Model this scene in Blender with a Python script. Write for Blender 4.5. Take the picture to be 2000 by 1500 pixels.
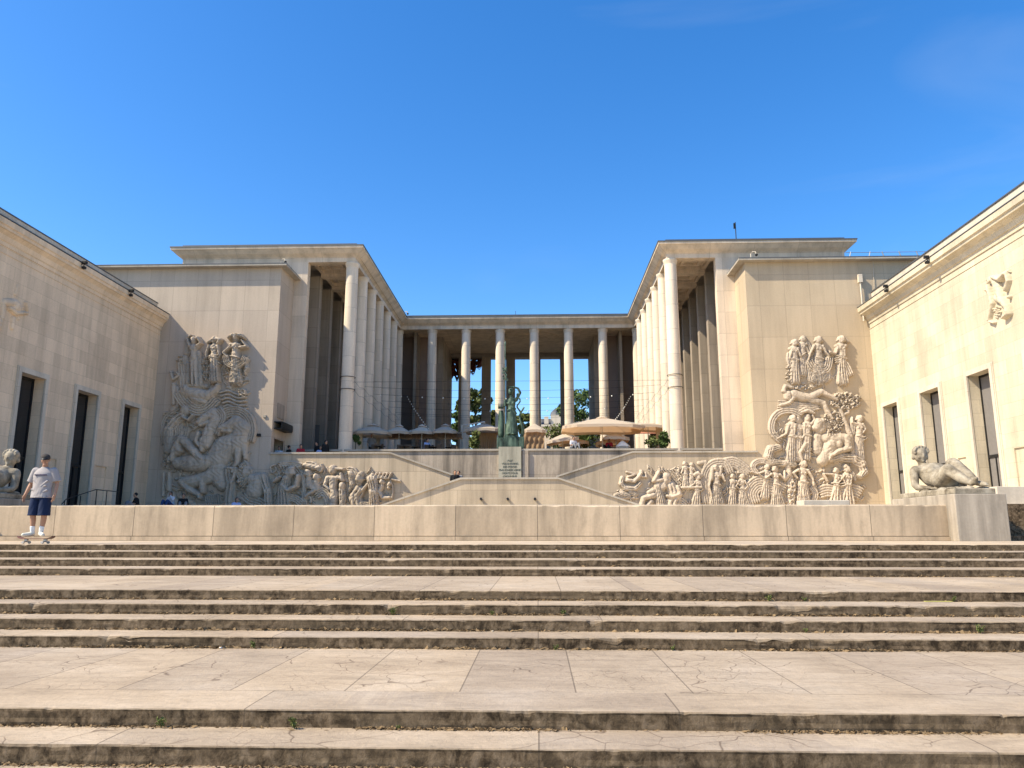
import bpy, bmesh, math, random
import numpy as np
from mathutils import Vector, Matrix
random.seed(7); rng = np.random.RandomState(7)
S = bpy.context.scene
for o in list(bpy.data.objects): bpy.data.objects.remove(o)
COL = S.collection
# ------------------------------------------------------------------ camera
F_PX, HZ, VX, ZC = 1500.0, 1040.0, 1050.0, 0.24
TH = math.atan((HZ-750)/F_PX); PS = math.atan((VX-1000)*math.cos(TH)/F_PX)
FW = Vector((-math.sin(PS)*math.cos(TH), math.cos(PS)*math.cos(TH), math.sin(TH)))
RT = Vector((math.cos(PS), math.sin(PS), 0)); UP = RT.cross(FW)
cam = bpy.data.cameras.new('camera'); cam.sensor_width = 36; cam.lens = 36*F_PX/2000; cam.clip_end = 3000; cam.clip_start = .05
camo = bpy.data.objects.new('camera', cam); COL.objects.link(camo); S.camera = camo
camo.matrix_world = Matrix(((RT.x, UP.x, -FW.x, 0), (RT.y, UP.y, -FW.y, 0), (RT.z, UP.z, -FW.z, ZC), (0, 0, 0, 1)))
def at(x, y, D=None, X=None):
    d = FW + RT*((x-1000)/F_PX) - UP*((y-750)/F_PX)
    t = D/d.y if D is not None else X/d.x
    return Vector((0, 0, ZC)) + d*t
# ------------------------------------------------------------------ light
SUN = Vector((-1, -.41, 1.074)).normalized()
EL = math.asin(SUN.z); AZ = math.atan2(SUN.x, SUN.y)
W = bpy.data.worlds.new("World"); S.world = W; W.use_nodes = True
nt = W.node_tree; bg = nt.nodes['Background']
sky = nt.nodes.new('ShaderNodeTexSky'); sky.sky_type = 'NISHITA'; sky.sun_disc = False
sky.sun_elevation = EL; sky.sun_rotation = AZ % (2*math.pi); sky.altitude = 50; sky.air_density = 1.0; sky.dust_density = 0.6; sky.ozone_density = 2.5
hs = nt.nodes.new('ShaderNodeHueSaturation'); hs.inputs['Saturation'].default_value = 1.36; hs.inputs['Hue'].default_value = .505; hs.inputs['Value'].default_value = .95
gm = nt.nodes.new('ShaderNodeGamma'); gm.inputs[1].default_value = 1.0
nt.links.new(sky.outputs[0], gm.inputs[0]); nt.links.new(gm.outputs[0], hs.inputs['Color'])
tc = nt.nodes.new('ShaderNodeTexCoord'); mp = nt.nodes.new('ShaderNodeMapping'); mp.inputs['Scale'].default_value = (1.0, 2.2, 5.0); mp.inputs['Rotation'].default_value = (.2, .35, .3)
cn_ = nt.nodes.new('ShaderNodeTexNoise'); cn_.inputs['Scale'].default_value = 1.6; cn_.inputs['Detail'].default_value = 7; cn_.inputs['Distortion'].default_value = .8
cr_ = nt.nodes.new('ShaderNodeValToRGB'); cr_.color_ramp.elements[0].position = .56; cr_.color_ramp.elements[1].position = .85; cr_.color_ramp.elements[1].color = (.12, .12, .12, 1)
cm_ = nt.nodes.new('ShaderNodeMix'); cm_.data_type = 'RGBA'; cm_.inputs[7].default_value = (2.6, 3.0, 3.5, 1)
nt.links.new(tc.outputs['Generated'], mp.inputs[0]); nt.links.new(mp.outputs[0], cn_.inputs['Vector']); nt.links.new(cn_.outputs[0], cr_.inputs[0]); nt.links.new(cr_.outputs[0], cm_.inputs[0])
nt.links.new(hs.outputs[0], cm_.inputs[6]); nt.links.new(cm_.outputs[2], bg.inputs[0]); bg.inputs[1].default_value = 0.15
sl = bpy.data.lights.new('sun', 'SUN'); sl.energy = 4.35; sl.angle = math.radians(.53); sl.color = (1, .89, .69)
so = bpy.data.objects.new('sun', sl); COL.objects.link(so); so.rotation_euler = SUN.to_track_quat('Z', 'Y').to_euler()
S.view_settings.view_transform = 'Standard'; S.view_settings.look = 'None'; S.view_settings.exposure = 0.88; S.view_settings.gamma = 1
S.render.engine = 'CYCLES'; S.cycles.max_bounces = 6; S.cycles.diffuse_bounces = 4
# ------------------------------------------------------------------ helpers
class MB:
    def __init__(s): s.v = []; s.f = []; s.sm = False
    def add(s, vs, fs):
        n = len(s.v); s.v += [tuple(p) for p in vs]; s.f += [tuple(i+n for i in f) for f in fs]; return s
    def box(s, x0, x1, y0, y1, z0, z1):
        v = [(x, y, z) for z in (z0, z1) for y in (y0, y1) for x in (x0, x1)]
        return s.add(v, [(0, 2, 3, 1), (4, 5, 7, 6), (0, 1, 5, 4), (2, 6, 7, 3), (0, 4, 6, 2), (1, 3, 7, 5)])
    def prism(s, poly, a0, a1, axis):      # poly of 2D points extruded along axis ('x': poly=(y,z); 'y': poly=(x,z); 'z': poly=(x,y))
        def P(p, a): return (a, p[0], p[1]) if axis == 'x' else ((p[0], a, p[1]) if axis == 'y' else (p[0], p[1], a))
        n = len(poly); v = [P(p, a0) for p in poly]+[P(p, a1) for p in poly]
        return s.add(v, [tuple(range(n)), tuple(range(2*n-1, n-1, -1))]+[(i, (i+1) % n, n+(i+1) % n, n+i) for i in range(n)])
    def tube(s, pts, r, seg=8, caps=True):
        pts = [Vector(p) for p in pts]; rs = r if isinstance(r, (list, tuple)) else [r]*len(pts)
        base = len(s.v); ref = Vector((0, 0, 1))
        for i, p in enumerate(pts):
            d = (pts[min(i+1, len(pts)-1)]-pts[max(i-1, 0)]).normalized()
            a = d.cross(ref if abs(d.z) < .9 else Vector((1, 0, 0))).normalized(); b = d.cross(a)
            for k in range(seg):
                t = 2*math.pi*k/seg; s.v.append(tuple(p+(a*math.cos(t)+b*math.sin(t))*rs[i]))
        for i in range(len(pts)-1):
            for k in range(seg):
                q = base+i*seg; s.f.append((q+k, q+(k+1) % seg, q+seg+(k+1) % seg, q+seg+k))
        if caps:
            s.f.append(tuple(base+k for k in range(seg))); s.f.append(tuple(base+(len(pts)-1)*seg+k for k in reversed(range(seg))))
        return s
    def lathe(s, prof, c=(0, 0, 0), seg=24):
        base = len(s.v); n = len(prof)
        for r, z in prof:
            for k in range(seg):
                t = 2*math.pi*k/seg; s.v.append((c[0]+r*math.cos(t), c[1]+r*math.sin(t), c[2]+z))
        for i in range(n-1):
            for k in range(seg):
                q = base+i*seg; s.f.append((q+k, q+(k+1) % seg, q+seg+(k+1) % seg, q+seg+k))
        s.f.append(tuple(base+k for k in reversed(range(seg)))); s.f.append(tuple(base+(n-1)*seg+k for k in range(seg)))
        return s
    def cap(s, p, r1, q, r2, seg=12):      # tapered capsule
        p, q = Vector(p), Vector(q); d = q-p; L = d.length
        if L < 1e-6: d = Vector((0, 0, 1)); L = 0
        d.normalize(); pts = []; rs = []
        for k in range(5):
            a = math.pi/2*(1-k/4); pts.append(p-d*r1*math.sin(a)); rs.append(max(.0005, r1*math.cos(a)))
        for k in range(5):
            a = math.pi/2*(k/4); pts.append(q+d*r2*math.sin(a)); rs.append(max(.0005, r2*math.cos(a)))
        a_ = d.cross(Vector((0, 0, 1)) if abs(d.z) < .9 else Vector((1, 0, 0))).normalized(); b_ = d.cross(a_); base = len(s.v)
        for c, r in zip(pts, rs):
            for k in range(seg):
                t = 2*math.pi*k/seg; s.v.append(tuple(c+(a_*math.cos(t)+b_*math.sin(t))*r))
        for i in range(9):
            for k in range(seg):
                e = base+i*seg; s.f.append((e+k, e+(k+1) % seg, e+seg+(k+1) % seg, e+seg+k))
        s.f.append(tuple(base+k for k in reversed(range(seg)))); s.f.append(tuple(base+9*seg+k for k in range(seg)))
        return s
    def loft(s, rings, seg=28):
        base = len(s.v)
        for f in rings: s.v += [tuple(f(2*math.pi*k/seg)) for k in range(seg)]
        n = len(rings)
        for i in range(n-1):
            for k in range(seg):
                q = base+i*seg; s.f.append((q+k, q+(k+1) % seg, q+seg+(k+1) % seg, q+seg+k))
        s.f.append(tuple(base+k for k in reversed(range(seg)))); s.f.append(tuple(base+(n-1)*seg+k for k in range(seg)))
        return s
    def chain(s, pts, seg=12):
        for (p, r), (q, r2) in zip(pts[:-1], pts[1:]): s.cap(p, r, q, r2, seg)
        return s
    def ell(s, c, r, rot=None, seg=16, rings=10):
        vs = []; fs = []
        for i in range(rings+1):
            a = math.pi*i/rings
            for k in range(seg):
                t = 2*math.pi*k/seg; v = Vector((r[0]*math.sin(a)*math.cos(t), r[1]*math.sin(a)*math.sin(t), r[2]*math.cos(a)))
                if rot is not None: v = rot @ v
                vs.append(tuple(v+Vector(c)))
        for i in range(rings):
            for k in range(seg): fs.append((i*seg+k, (i+1)*seg+k, (i+1)*seg+(k+1) % seg, i*seg+(k+1) % seg))
        return s.add(vs, fs)
    def build(s, name, mat, parent=None, smooth=False, bevel=0, remesh=0, sm_it=4, bseg=2):
        off = Vector((0, 0, 0)); p = parent
        while p is not None: off += p.location; p = p.parent
        me = bpy.data.meshes.new(name); me.from_pydata([(x-off.x, y-off.y, z-off.z) for x, y, z in s.v], [], s.f)
        bm = bmesh.new(); bm.from_mesh(me); bmesh.ops.recalc_face_normals(bm, faces=bm.faces); bm.to_mesh(me); bm.free()
        if smooth or remesh: me.polygons.foreach_set('use_smooth', [True]*len(me.polygons))
        me.materials.append(mat); o = bpy.data.objects.new(name, me); COL.objects.link(o); o.parent = parent
        if remesh:
            m = o.modifiers.new('r', 'REMESH'); m.mode = 'VOXEL'; m.voxel_size = remesh; m.use_smooth_shade = True
            if sm_it: m = o.modifiers.new('s', 'SMOOTH'); m.factor = .5; m.iterations = sm_it
        if bevel: m = o.modifiers.new('b', 'BEVEL'); m.width = bevel; m.segments = bseg; m.limit_method = 'ANGLE'
        return o
def tag(o, label=None, cat=None, group=None, kind=None):
    if label: o['label'] = label
    if cat: o['category'] = cat
    if group: o['group'] = group
    if kind: o['kind'] = kind
    return o
def thing(name, loc, label, cat, group=None):
    o = bpy.data.objects.new(name, None); COL.objects.link(o); o.location = loc; o.empty_display_size = .2
    return tag(o, label, cat, group)
def copy_tree(o, parent=None):
    c = o.copy(); COL.objects.link(c); c.parent = parent
    for ch in list(o.children): copy_tree(ch, c)
    return c
def inst(proto, loc, label, rz=0, sc=None):
    c = copy_tree(proto); c.location = loc; c.rotation_euler[2] = rz; c['label'] = label
    if sc: c.scale = sc
    return c
# ------------------------------------------------------------------ materials
class NB:
    def __init__(s, name):
        s.m = bpy.data.materials.new(name); s.m.use_nodes = True; s.t = s.m.node_tree; s.n = s.t.nodes; s.b = s.n['Principled BSDF']
        s.b.inputs['Roughness'].default_value = .85; s.b.inputs['Specular IOR Level'].default_value = .3
    def L(s, a, b): s.t.links.new(a, b)
    def N(s, ty, **k):
        n = s.n.new(ty)
        for a, v in k.items():
            if a in n.inputs: n.inputs[a].default_value = v
            else: setattr(n, a, v)
        return n
    def math(s, op, a, b=None, clamp=False):
        n = s.n.new('ShaderNodeMath'); n.operation = op; n.use_clamp = clamp
        for i, v in enumerate((a, b)):
            if v is None: continue
            if isinstance(v, (int, float)): n.inputs[i].default_value = v
            else: s.L(v, n.inputs[i])
        return n.outputs[0]
    def mix(s, f, a, b, bt='MIX'):
        n = s.n.new('ShaderNodeMix'); n.data_type = 'RGBA'; n.blend_type = bt
        for i, v in ((0, f), (6, a), (7, b)):
            if isinstance(v, (int, float)): n.inputs[i].default_value = v
            elif isinstance(v, tuple): n.inputs[i].default_value = (*v[:3], 1)
            else: s.L(v, n.inputs[i])
        return n.outputs[2]
    def ramp(s, f, stops):
        n = s.n.new('ShaderNodeValToRGB'); r = n.color_ramp
        while len(r.elements) < len(stops): r.elements.new(.5)
        for e, (p, c) in zip(r.elements, stops):
            e.position = p; e.color = (c, c, c, 1) if isinstance(c, (int, float)) else (*c, 1)
        s.L(f, n.inputs[0]); return n.outputs[0]
    def noise(s, vec, sc, det=4, rough=.55, dist=0):
        n = s.N('ShaderNodeTexNoise'); n.inputs['Scale'].default_value = sc; n.inputs['Detail'].default_value = det; n.inputs['Roughness'].default_value = rough; n.inputs['Distortion'].default_value = dist
        s.L(vec, n.inputs['Vector']); return n.outputs[0]
    def scale(s, vec, k):
        n = s.n.new('ShaderNodeVectorMath'); n.operation = 'MULTIPLY'; s.L(vec, n.inputs[0]); n.inputs[1].default_value = k; return n.outputs[0]
    def bump(s, h, st, dist=.02):
        n = s.n.new('ShaderNodeBump'); n.inputs['Strength'].default_value = st; n.inputs['Distance'].default_value = dist
        s.L(h, n.inputs['Height']); s.L(n.outputs[0], s.b.inputs['Normal'])
def plain(name, col, rough=.6, metal=0, var=.12, sc=6, spec=.3):
    m = NB(name); g = m.n.new('ShaderNodeNewGeometry'); nz = m.noise(g.outputs['Position'], sc)
    c = m.mix(nz, tuple(x*(1-var*1.5) for x in col), tuple(min(1, x*(1+var*1.5)) for x in col)); m.L(c, m.b.inputs['Base Color'])
    m.b.inputs['Roughness'].default_value = rough; m.b.inputs['Metallic'].default_value = metal; m.b.inputs['Specular IOR Level'].default_value = spec
    return m.m
def stone(name, col, bw=1.0, bh=.5, mort=.012, mdark=.55, tint=.10, streak=.28, blotch=.2, offset=.5, bumpst=.3, rough=.88, col2=None, grime=0):
    m = NB(name); g = m.n.new('ShaderNodeNewGeometry'); pos = g.outputs['Position']
    sep = m.N('ShaderNodeSeparateXYZ'); m.L(pos, sep.inputs[0]); sn = m.N('ShaderNodeSeparateXYZ'); m.L(g.outputs['Normal'], sn.inputs[0])
    ax = m.math('GREATER_THAN', m.math('ABSOLUTE', sn.outputs[0]), .7); az = m.math('GREATER_THAN', m.math('ABSOLUTE', sn.outputs[2]), .7)
    cxz = m.N('ShaderNodeCombineXYZ'); m.L(sep.outputs[0], cxz.inputs[0]); m.L(sep.outputs[2], cxz.inputs[1])
    cyz = m.N('ShaderNodeCombineXYZ'); m.L(sep.outputs[1], cyz.inputs[0]); m.L(sep.outputs[2], cyz.inputs[1])
    v = m.mix(ax, cxz.outputs[0], cyz.outputs[0]); v = m.mix(az, v, pos)
    br = m.N('ShaderNodeTexBrick', offset=offset, squash=1.0); m.L(v, br.inputs['Vector'])
    br.inputs['Scale'].default_value = 1; br.inputs['Brick Width'].default_value = bw; br.inputs['Row Height'].default_value = bh
    br.inputs['Mortar Size'].default_value = mort; br.inputs['Mortar Smooth'].default_value = .2; br.inputs['Bias'].default_value = 0
    c2 = col2 or col
    br.inputs['Color1'].default_value = (*[x*(1+tint) for x in col], 1); br.inputs['Color2'].default_value = (*[x*(1-tint) for x in c2], 1)
    br.inputs['Mortar'].default_value = (*[x*mdark for x in col], 1)
    c = br.outputs['Color']
    big = m.noise(pos, .35, 5, .6, .3); c = m.mix(1.0, c, m.ramp(big, [(.25, 1-blotch), (.5, 1.0), (.8, 1+blotch*.4)]), 'MULTIPLY')
    sv = m.scale(pos, (1.6, 1.6, .12)); st = m.noise(sv, 1.0, 5, .65); c = m.mix(1.0, c, m.ramp(st, [(.3, 1-streak*1.25), (.58, 1.0)]), 'MULTIPLY')
    fine = m.noise(pos, 14, 4, .7); c = m.mix(1.0, c, m.ramp(fine, [(.3, .92), (.7, 1.05)]), 'MULTIPLY')
    if grime:
        gn = m.noise(m.scale(pos, (2.5, 2.5, .6)), 1.2, 6, .7, .4); c = m.mix(m.ramp(gn, [(.5, 0.0), (.72, grime)]), c, tuple(x*.35 for x in col))
    m.L(c, m.b.inputs['Base Color']); m.b.inputs['Roughness'].default_value = rough
    h = m.math('SUBTRACT', m.math('MULTIPLY', fine, .15), m.math('MULTIPLY', br.outputs['Fac'], .5)); m.bump(h, bumpst, .02)
    return m.m
WARM = (.50, .44, .335)
M = {}
M['wing'] = stone('wing_stone', (.58, .495, .355), 1.35, .62, .010, .80, .08, .18, .2)
M['wing_shade'] = stone('wing_stone_shade_lift', (.76, .575, .385), 1.35, .62, .010, .80, .08, .18, .16)  # same wing stone, colour warmed and brightened to lift the shaded side
M['block_r'] = stone('relief_wall_stone_right', (.49, .385, .26), 1.5, 1.95, .018, .82, .045, .12, .10, 0)
M['block'] = stone('relief_wall_stone', (.49, .395, .30), 1.5, 1.95, .018, .82, .045, .12, .10, 0)
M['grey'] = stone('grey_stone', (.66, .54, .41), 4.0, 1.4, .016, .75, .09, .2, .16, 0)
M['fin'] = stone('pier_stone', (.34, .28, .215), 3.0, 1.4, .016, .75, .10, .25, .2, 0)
M['column'] = stone('column_stone', (.72, .60, .455), 9.0, 1.62, .016, .72, .10, .16, .14, 0)
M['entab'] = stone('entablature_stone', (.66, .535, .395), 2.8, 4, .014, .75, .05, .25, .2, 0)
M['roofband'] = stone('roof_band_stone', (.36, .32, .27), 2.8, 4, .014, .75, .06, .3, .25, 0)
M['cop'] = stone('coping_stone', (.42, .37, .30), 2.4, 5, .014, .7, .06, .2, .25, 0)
M['stair'] = stone('stair_wall_stone', (.49, .395, .28), 1.45, 1.25, .016, .75, .07, .25, .18, .5, grime=.12)
M['terr'] = stone('terrace_wall_stone', (.44, .365, .28), 1.45, 1.25, .016, .75, .07, .5, .25, .5, grime=.55)
M['relief'] = stone('relief_stone', (.52, .425, .32), 1.5, 1.95, .016, .8, .04, .2, .25, 0, .8, grime=.3)
M['low'] = stone('low_wall_stone', (.51, .395, .27), 2.42, 6, .010, .35, .09, .3, .35, 0, grime=.5)
M['ped'] = stone('pedestal_stone', (.43, .365, .285), 9, 9, .001, .6, .02, .45, .3, 0, grime=.35)
M['white'] = stone('pale_trim_stone', (.60, .515, .40), 9, 2.2, .01, .75, .05, .2, .15, 0)
M['floor'] = stone('floor_stone', (.66, .56, .43), 1.2, 1.2, .012, .6, .06, 0, .2, 0)
M['dark'] = plain('dark_metal', (.025, .024, .023), .5, .4)
M['metal'] = plain('grey_metal', (.35, .36, .37), .4, .6)
M['zinc'] = plain('zinc_roof', (.13, .13, .13), .5, .5)
M['glass'] = plain('dark_glass', (.012, .013, .016), .08, 0, .1, 3, .6)
M['black'] = plain('dark_interior', (.012, .011, .011), .9)
M['curtain'] = plain('grey_blind', (.17, .155, .14), .8)
def canvas(name, col, tr):
    m = plain(name, col, .9, 0, .06, 2); t_ = m.node_tree; bs = t_.nodes['Principled BSDF']; out = t_.nodes['Material Output']; tl = t_.nodes.new('ShaderNodeBsdfTranslucent'); mx = t_.nodes.new('ShaderNodeMixShader')
    tl.inputs[0].default_value = (*tr, 1); mx.inputs[0].default_value = .38; t_.links.new(bs.outputs[0], mx.inputs[1]); t_.links.new(tl.outputs[0], mx.inputs[2]); t_.links.new(mx.outputs[0], out.inputs[0]); return m
M['canvas'] = canvas('cream_canvas', (.66, .56, .43), (.72, .45, .24))
M['canvas2'] = canvas('cream_canvas_shade_lift', (.82, .70, .54), (.8, .6, .4))  # cream canvas made paler in colour to offset the colonnade shade
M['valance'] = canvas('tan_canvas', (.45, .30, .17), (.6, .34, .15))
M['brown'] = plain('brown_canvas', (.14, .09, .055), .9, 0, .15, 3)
M['pole'] = plain('pale_pole', (.50, .46, .40), .5)
M['wood'] = plain('dark_wood', (.10, .065, .04), .7)
M['leaf'] = plain('leaf', (.075, .12, .03), .7, 0, .5, 1.2)
M['leaf2'] = plain('weed_leaf', (.105, .125, .032), .7, 0, .4, 9)
M['bark'] = plain('bark', (.09, .07, .05), .9)
M['net'] = plain('dark_red_net', (.09, .022, .014), .9, 0, .5, 4)
M['bulb'] = plain('white_bulb', (.8, .78, .7), .3)
M['red'] = plain('red_cloth', (.35, .02, .03), .8)
M['awning'] = plain('rust_awning', (.42, .17, .10), .8)
M['skin'] = plain('skin', (.40, .22, .14), .55, 0, .06, 12)
def bronze():
    m = NB('green_bronze'); g = m.n.new('ShaderNodeNewGeometry'); n = m.noise(m.scale(g.outputs['Position'], (3, 3, .8)), 1.5, 5, .7)
    c = m.ramp(n, [(.35, (.018, .03, .023)), (.5, (.055, .09, .065)), (.68, (.14, .20, .145))]); m.L(c, m.b.inputs['Base Color'])
    m.b.inputs['Roughness'].default_value = .6; m.b.inputs['Metallic'].default_value = .25; return m.m
M['bronze'] = bronze()
def statue_mat():
    m = NB('weathered_statue_stone'); g = m.n.new('ShaderNodeNewGeometry'); p = g.outputs['Position']; n = m.noise(p, 2.2, 6, .65, .3); n2 = m.noise(p, 9, 5, .7)
    c = m.ramp(n, [(.35, (.12, .097, .065)), (.5, (.28, .235, .17)), (.7, (.43, .375, .285))]); c = m.mix(1., c, m.ramp(n2, [(.35, .75), (.6, 1.08)]), 'MULTIPLY')
    m.L(c, m.b.inputs['Base Color']); m.bump(n2, .35, .01); return m.m
M['statue'] = statue_mat()
def step_mat(name, sc, joints=True, jw=2.9, crack=True):
    m = NB(name); g = m.n.new('ShaderNodeNewGeometry'); pos = g.outputs['Position']
    sn = m.N('ShaderNodeSeparateXYZ'); m.L(g.outputs['True Normal'], sn.inputs[0]); sp = m.N('ShaderNodeSeparateXYZ'); m.L(pos, sp.inputs[0])
    big = m.noise(pos, .6, 5, .6, .4); med = m.noise(m.scale(pos, (1, 3.5, 1)), 1.6, 6, .65, .6); fine = m.noise(pos, 22, 5, .75)
    top = m.ramp(big, [(.3, (.31, .238, .165)), (.5, (.39, .305, .215)), (.7, (.45, .365, .272))])
    if sc > 1: top = m.mix(1., top, (sc, sc, sc*.98), 'MULTIPLY')
    top = m.mix(1., top, m.ramp(med, [(.3, .78), (.5, 1.0), (.7, 1.08)]), 'MULTIPLY')
    if crack:
        wv = m.N('ShaderNodeVectorMath', operation='ADD'); nn = m.N('ShaderNodeTexNoise'); nn.inputs['Scale'].default_value = 1.7; m.L(pos, nn.inputs['Vector'])
        m.L(pos, wv.inputs[0]); m.L(m.scale(nn.outputs['Color'], (.5, .5, .5)), wv.inputs[1])
        vo = m.N('ShaderNodeTexVoronoi', feature='DISTANCE_TO_EDGE'); vo.inputs['Scale'].default_value = 1.9; m.L(wv.outputs[0], vo.inputs['Vector'])
        ck = m.ramp(vo.outputs['Distance'], [(.0, 1.), (.014, 0.)]); gate = m.ramp(m.noise(pos, 1.1, 3), [(.42, 0.), (.55, .9)])
        top = m.mix(m.math('MULTIPLY', ck, gate), top, (.13, .09, .06))
        vo2 = m.N('ShaderNodeTexVoronoi', feature='DISTANCE_TO_EDGE'); vo2.inputs['Scale'].default_value = 5.5; m.L(wv.outputs[0], vo2.inputs['Vector'])
        ck2 = m.ramp(vo2.outputs['Distance'], [(.0, 1.), (.02, 0.)]); gate2 = m.ramp(m.noise(pos, .9, 3, .6), [(.48, 0.), (.6, .65)])
        top = m.mix(m.math('MULTIPLY', ck2, gate2), top, (.16, .11, .075))
    # small dark specks and dust
    top = m.mix(1., top, m.ramp(fine, [(.28, .72), (.42, 1.0), (.7, 1.06)]), 'MULTIPLY')
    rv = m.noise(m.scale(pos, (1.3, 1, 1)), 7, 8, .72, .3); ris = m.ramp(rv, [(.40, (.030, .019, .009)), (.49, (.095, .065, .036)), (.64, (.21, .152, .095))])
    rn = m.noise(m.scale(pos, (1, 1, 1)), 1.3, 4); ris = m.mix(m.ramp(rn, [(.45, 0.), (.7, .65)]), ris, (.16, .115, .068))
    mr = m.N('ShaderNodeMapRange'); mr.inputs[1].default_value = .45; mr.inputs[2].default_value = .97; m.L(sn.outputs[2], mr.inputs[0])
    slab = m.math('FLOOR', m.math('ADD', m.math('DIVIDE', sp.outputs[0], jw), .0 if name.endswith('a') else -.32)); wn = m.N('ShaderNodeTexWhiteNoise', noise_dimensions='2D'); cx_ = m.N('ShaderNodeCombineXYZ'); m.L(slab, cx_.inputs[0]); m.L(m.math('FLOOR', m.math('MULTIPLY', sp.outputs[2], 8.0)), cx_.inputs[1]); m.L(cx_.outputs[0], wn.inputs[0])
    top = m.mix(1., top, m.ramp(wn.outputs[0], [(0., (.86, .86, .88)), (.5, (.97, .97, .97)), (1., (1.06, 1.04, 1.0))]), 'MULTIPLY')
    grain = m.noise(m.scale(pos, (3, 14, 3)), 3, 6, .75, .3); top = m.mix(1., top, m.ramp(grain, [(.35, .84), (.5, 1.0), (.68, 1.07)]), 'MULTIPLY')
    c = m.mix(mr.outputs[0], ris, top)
    if joints:
        fr = m.math('FRACT', m.math('ADD', m.math('DIVIDE', sp.outputs[0], jw), .5 if name.endswith('a') else .18)); j = m.math('LESS_THAN', m.math('ABSOLUTE', m.math('SUBTRACT', fr, .5)), .006/jw)
        c = m.mix(m.math('MULTIPLY', j, .6), c, (.06, .045, .03))
    m.L(c, m.b.inputs['Base Color']); m.b.inputs['Roughness'].default_value = .9
    h = m.math('ADD', m.math('MULTIPLY', rv, 1.0), m.math('MULTIPLY', fine, .5)); m.bump(h, .55, .02)
    return m.m
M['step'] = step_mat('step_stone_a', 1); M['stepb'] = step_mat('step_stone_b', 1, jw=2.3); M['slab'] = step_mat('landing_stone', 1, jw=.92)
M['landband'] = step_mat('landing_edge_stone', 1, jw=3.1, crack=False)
M['platform'] = step_mat('platform_stone', 1.25, jw=1.8, crack=False)  # tread colour lightened to paint in the brightness of glancing light
M['dirt'] = plain('dirt', (.20, .135, .07), .95, 0, .6, 20)
M['asphalt'] = plain('ground_paving', (.30, .27, .22), .9, 0, .2, 1)
exec_parts = True
# ================================================================== SETTING
HW = 60.0
b = MB().box(-900, 900, -900, 1500, -2.2, -1.9); tag(b.build('ground', M['asphalt']), kind='structure')
b = MB().box(-60, 60, 48.2, 260, -1.5, 4.96); b.build('street_ground', M['asphalt'])['kind'] = 'structure'
# steps ---------------------------------------------------------------
SD = [16.25, 15.35, 14.45, 13.6, 10.3, 9.72, 9.2, 8.67, 5.78, 5.3, 4.82, 4.36, 3.9]
RH = .125
def hnoise(x, seed, oct=4, f0=.6):
    r = np.random.RandomState(seed); y = np.zeros_like(x)
    for k in range(oct):
        ph = r.rand()*1000; f = f0*2.3**k; xi = x*f+ph; i = np.floor(xi).astype(int); t = xi-i; t = t*t*(3-2*t)
        tab = np.random.RandomState(seed*17+k).rand(8192)*2-1; y += (tab[i % 8192]*(1-t)+tab[(i+1) % 8192]*t)/1.8**k
    return y
def step_edge(i, mat, back, name, x0, x1, dx, h=RH, mat_chip=1.0):
    """one worn stone step: tread from back to lip, chipped arris, riser"""
    x = np.arange(x0, x1+dx, dx); D = SD[i]; z = -RH*i
    n1 = hnoise(x, 11+i, 6, .7); n2 = hnoise(x, 51+i, 5, 3.0); n3 = hnoise(x, 91+i, 4, 1.2)
    chip = np.clip(hnoise(x, 251+i, 5, 3.1)-.45, 0, 1)*np.clip(hnoise(x, 451+i, 3, .45)+.25, 0, 1)*.055*mat_chip + np.clip(hnoise(x, 151+i, 4, 2.0)-1.0, 0, 1)*.07*mat_chip + np.abs(hnoise(x, 351+i, 4, 6))*.0025
    wav = n1*.0015
    rows = [(back, z+0*x), (D+.12+0*x, z+wav*.5), (D+.045+chip*.9, z+wav-.001), (D+.008+chip*.7, z-.002-chip*.25+wav), (D+chip*.35+n2*.002, z-.010-chip*.7),
            (D+.003+n3*.004, z-.012-chip-.012), (D+.004+n2*.004, z-h*.55+n3*.003), (D+.002+n3*.004, z-h*.8), (D+.004+n2*.003, z-h-.02+0*x)]
    v = []; fs = []
    for yy, zz in rows:
        yy = np.broadcast_to(np.asarray(yy, float), x.shape); zz = np.broadcast_to(zz, x.shape)
        v += list(zip(x.tolist(), yy.tolist(), zz.tolist()))
    n = len(x)
    for r in range(len(rows)-1):
        for k in range(n-1): fs.append((r*n+k, r*n+k+1, (r+1)*n+k+1, (r+1)*n+k))
    mb = MB(); mb.add(v, fs); o = mb.build(name, mat, smooth=False)
    # make normals face up / towards the viewer
    me = o.data
    if sum(p.normal.z for p in me.polygons) < 0:
        me.flip_normals()
    o['kind'] = 'structure'; return o
for i in range(len(SD)):
    if i == 0: back = 26.0
    elif i in (4, 8): back = SD[i-1]+.05
    else: back = SD[i-1]+.05
    m_ = M['platform'] if i == 0 else (M['step'] if i % 2 else M['stepb'])
    if i == 4: m_ = M['slab']
    if i == 8: m_ = M['landband']
    w = 24 if i < 4 else (17 if i < 8 else 11)
    dx = .09 if i < 4 else (.05 if i < 8 else .025)
    step_edge(i, m_, back, 'step' if i not in (0,) else 'platform', -w, w, dx)
b = MB(); b.add([(-17, 6.42, -.999), (17, 6.42, -.999), (17, 8.72, -.997), (-17, 8.72, -.997)], [(0, 1, 2, 3)]); b.build('landing_paving', M['slab'])['kind'] = 'structure'
b = MB(); 
for i in range(len(SD)): b.box(-24, 24, SD[i]+.12, SD[i]+6 if i else 60, -RH*i-2.3, -RH*i-.14)
b.build('stair_core', M['asphalt'])['kind'] = 'structure'
b = MB().box(-60, -24.0, 8, 60, -1.9, -.02).box(24.0, 60, 8, 60, -1.9, -.02); b.build('side_ground', M['asphalt'])['kind'] = 'structure'
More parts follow.
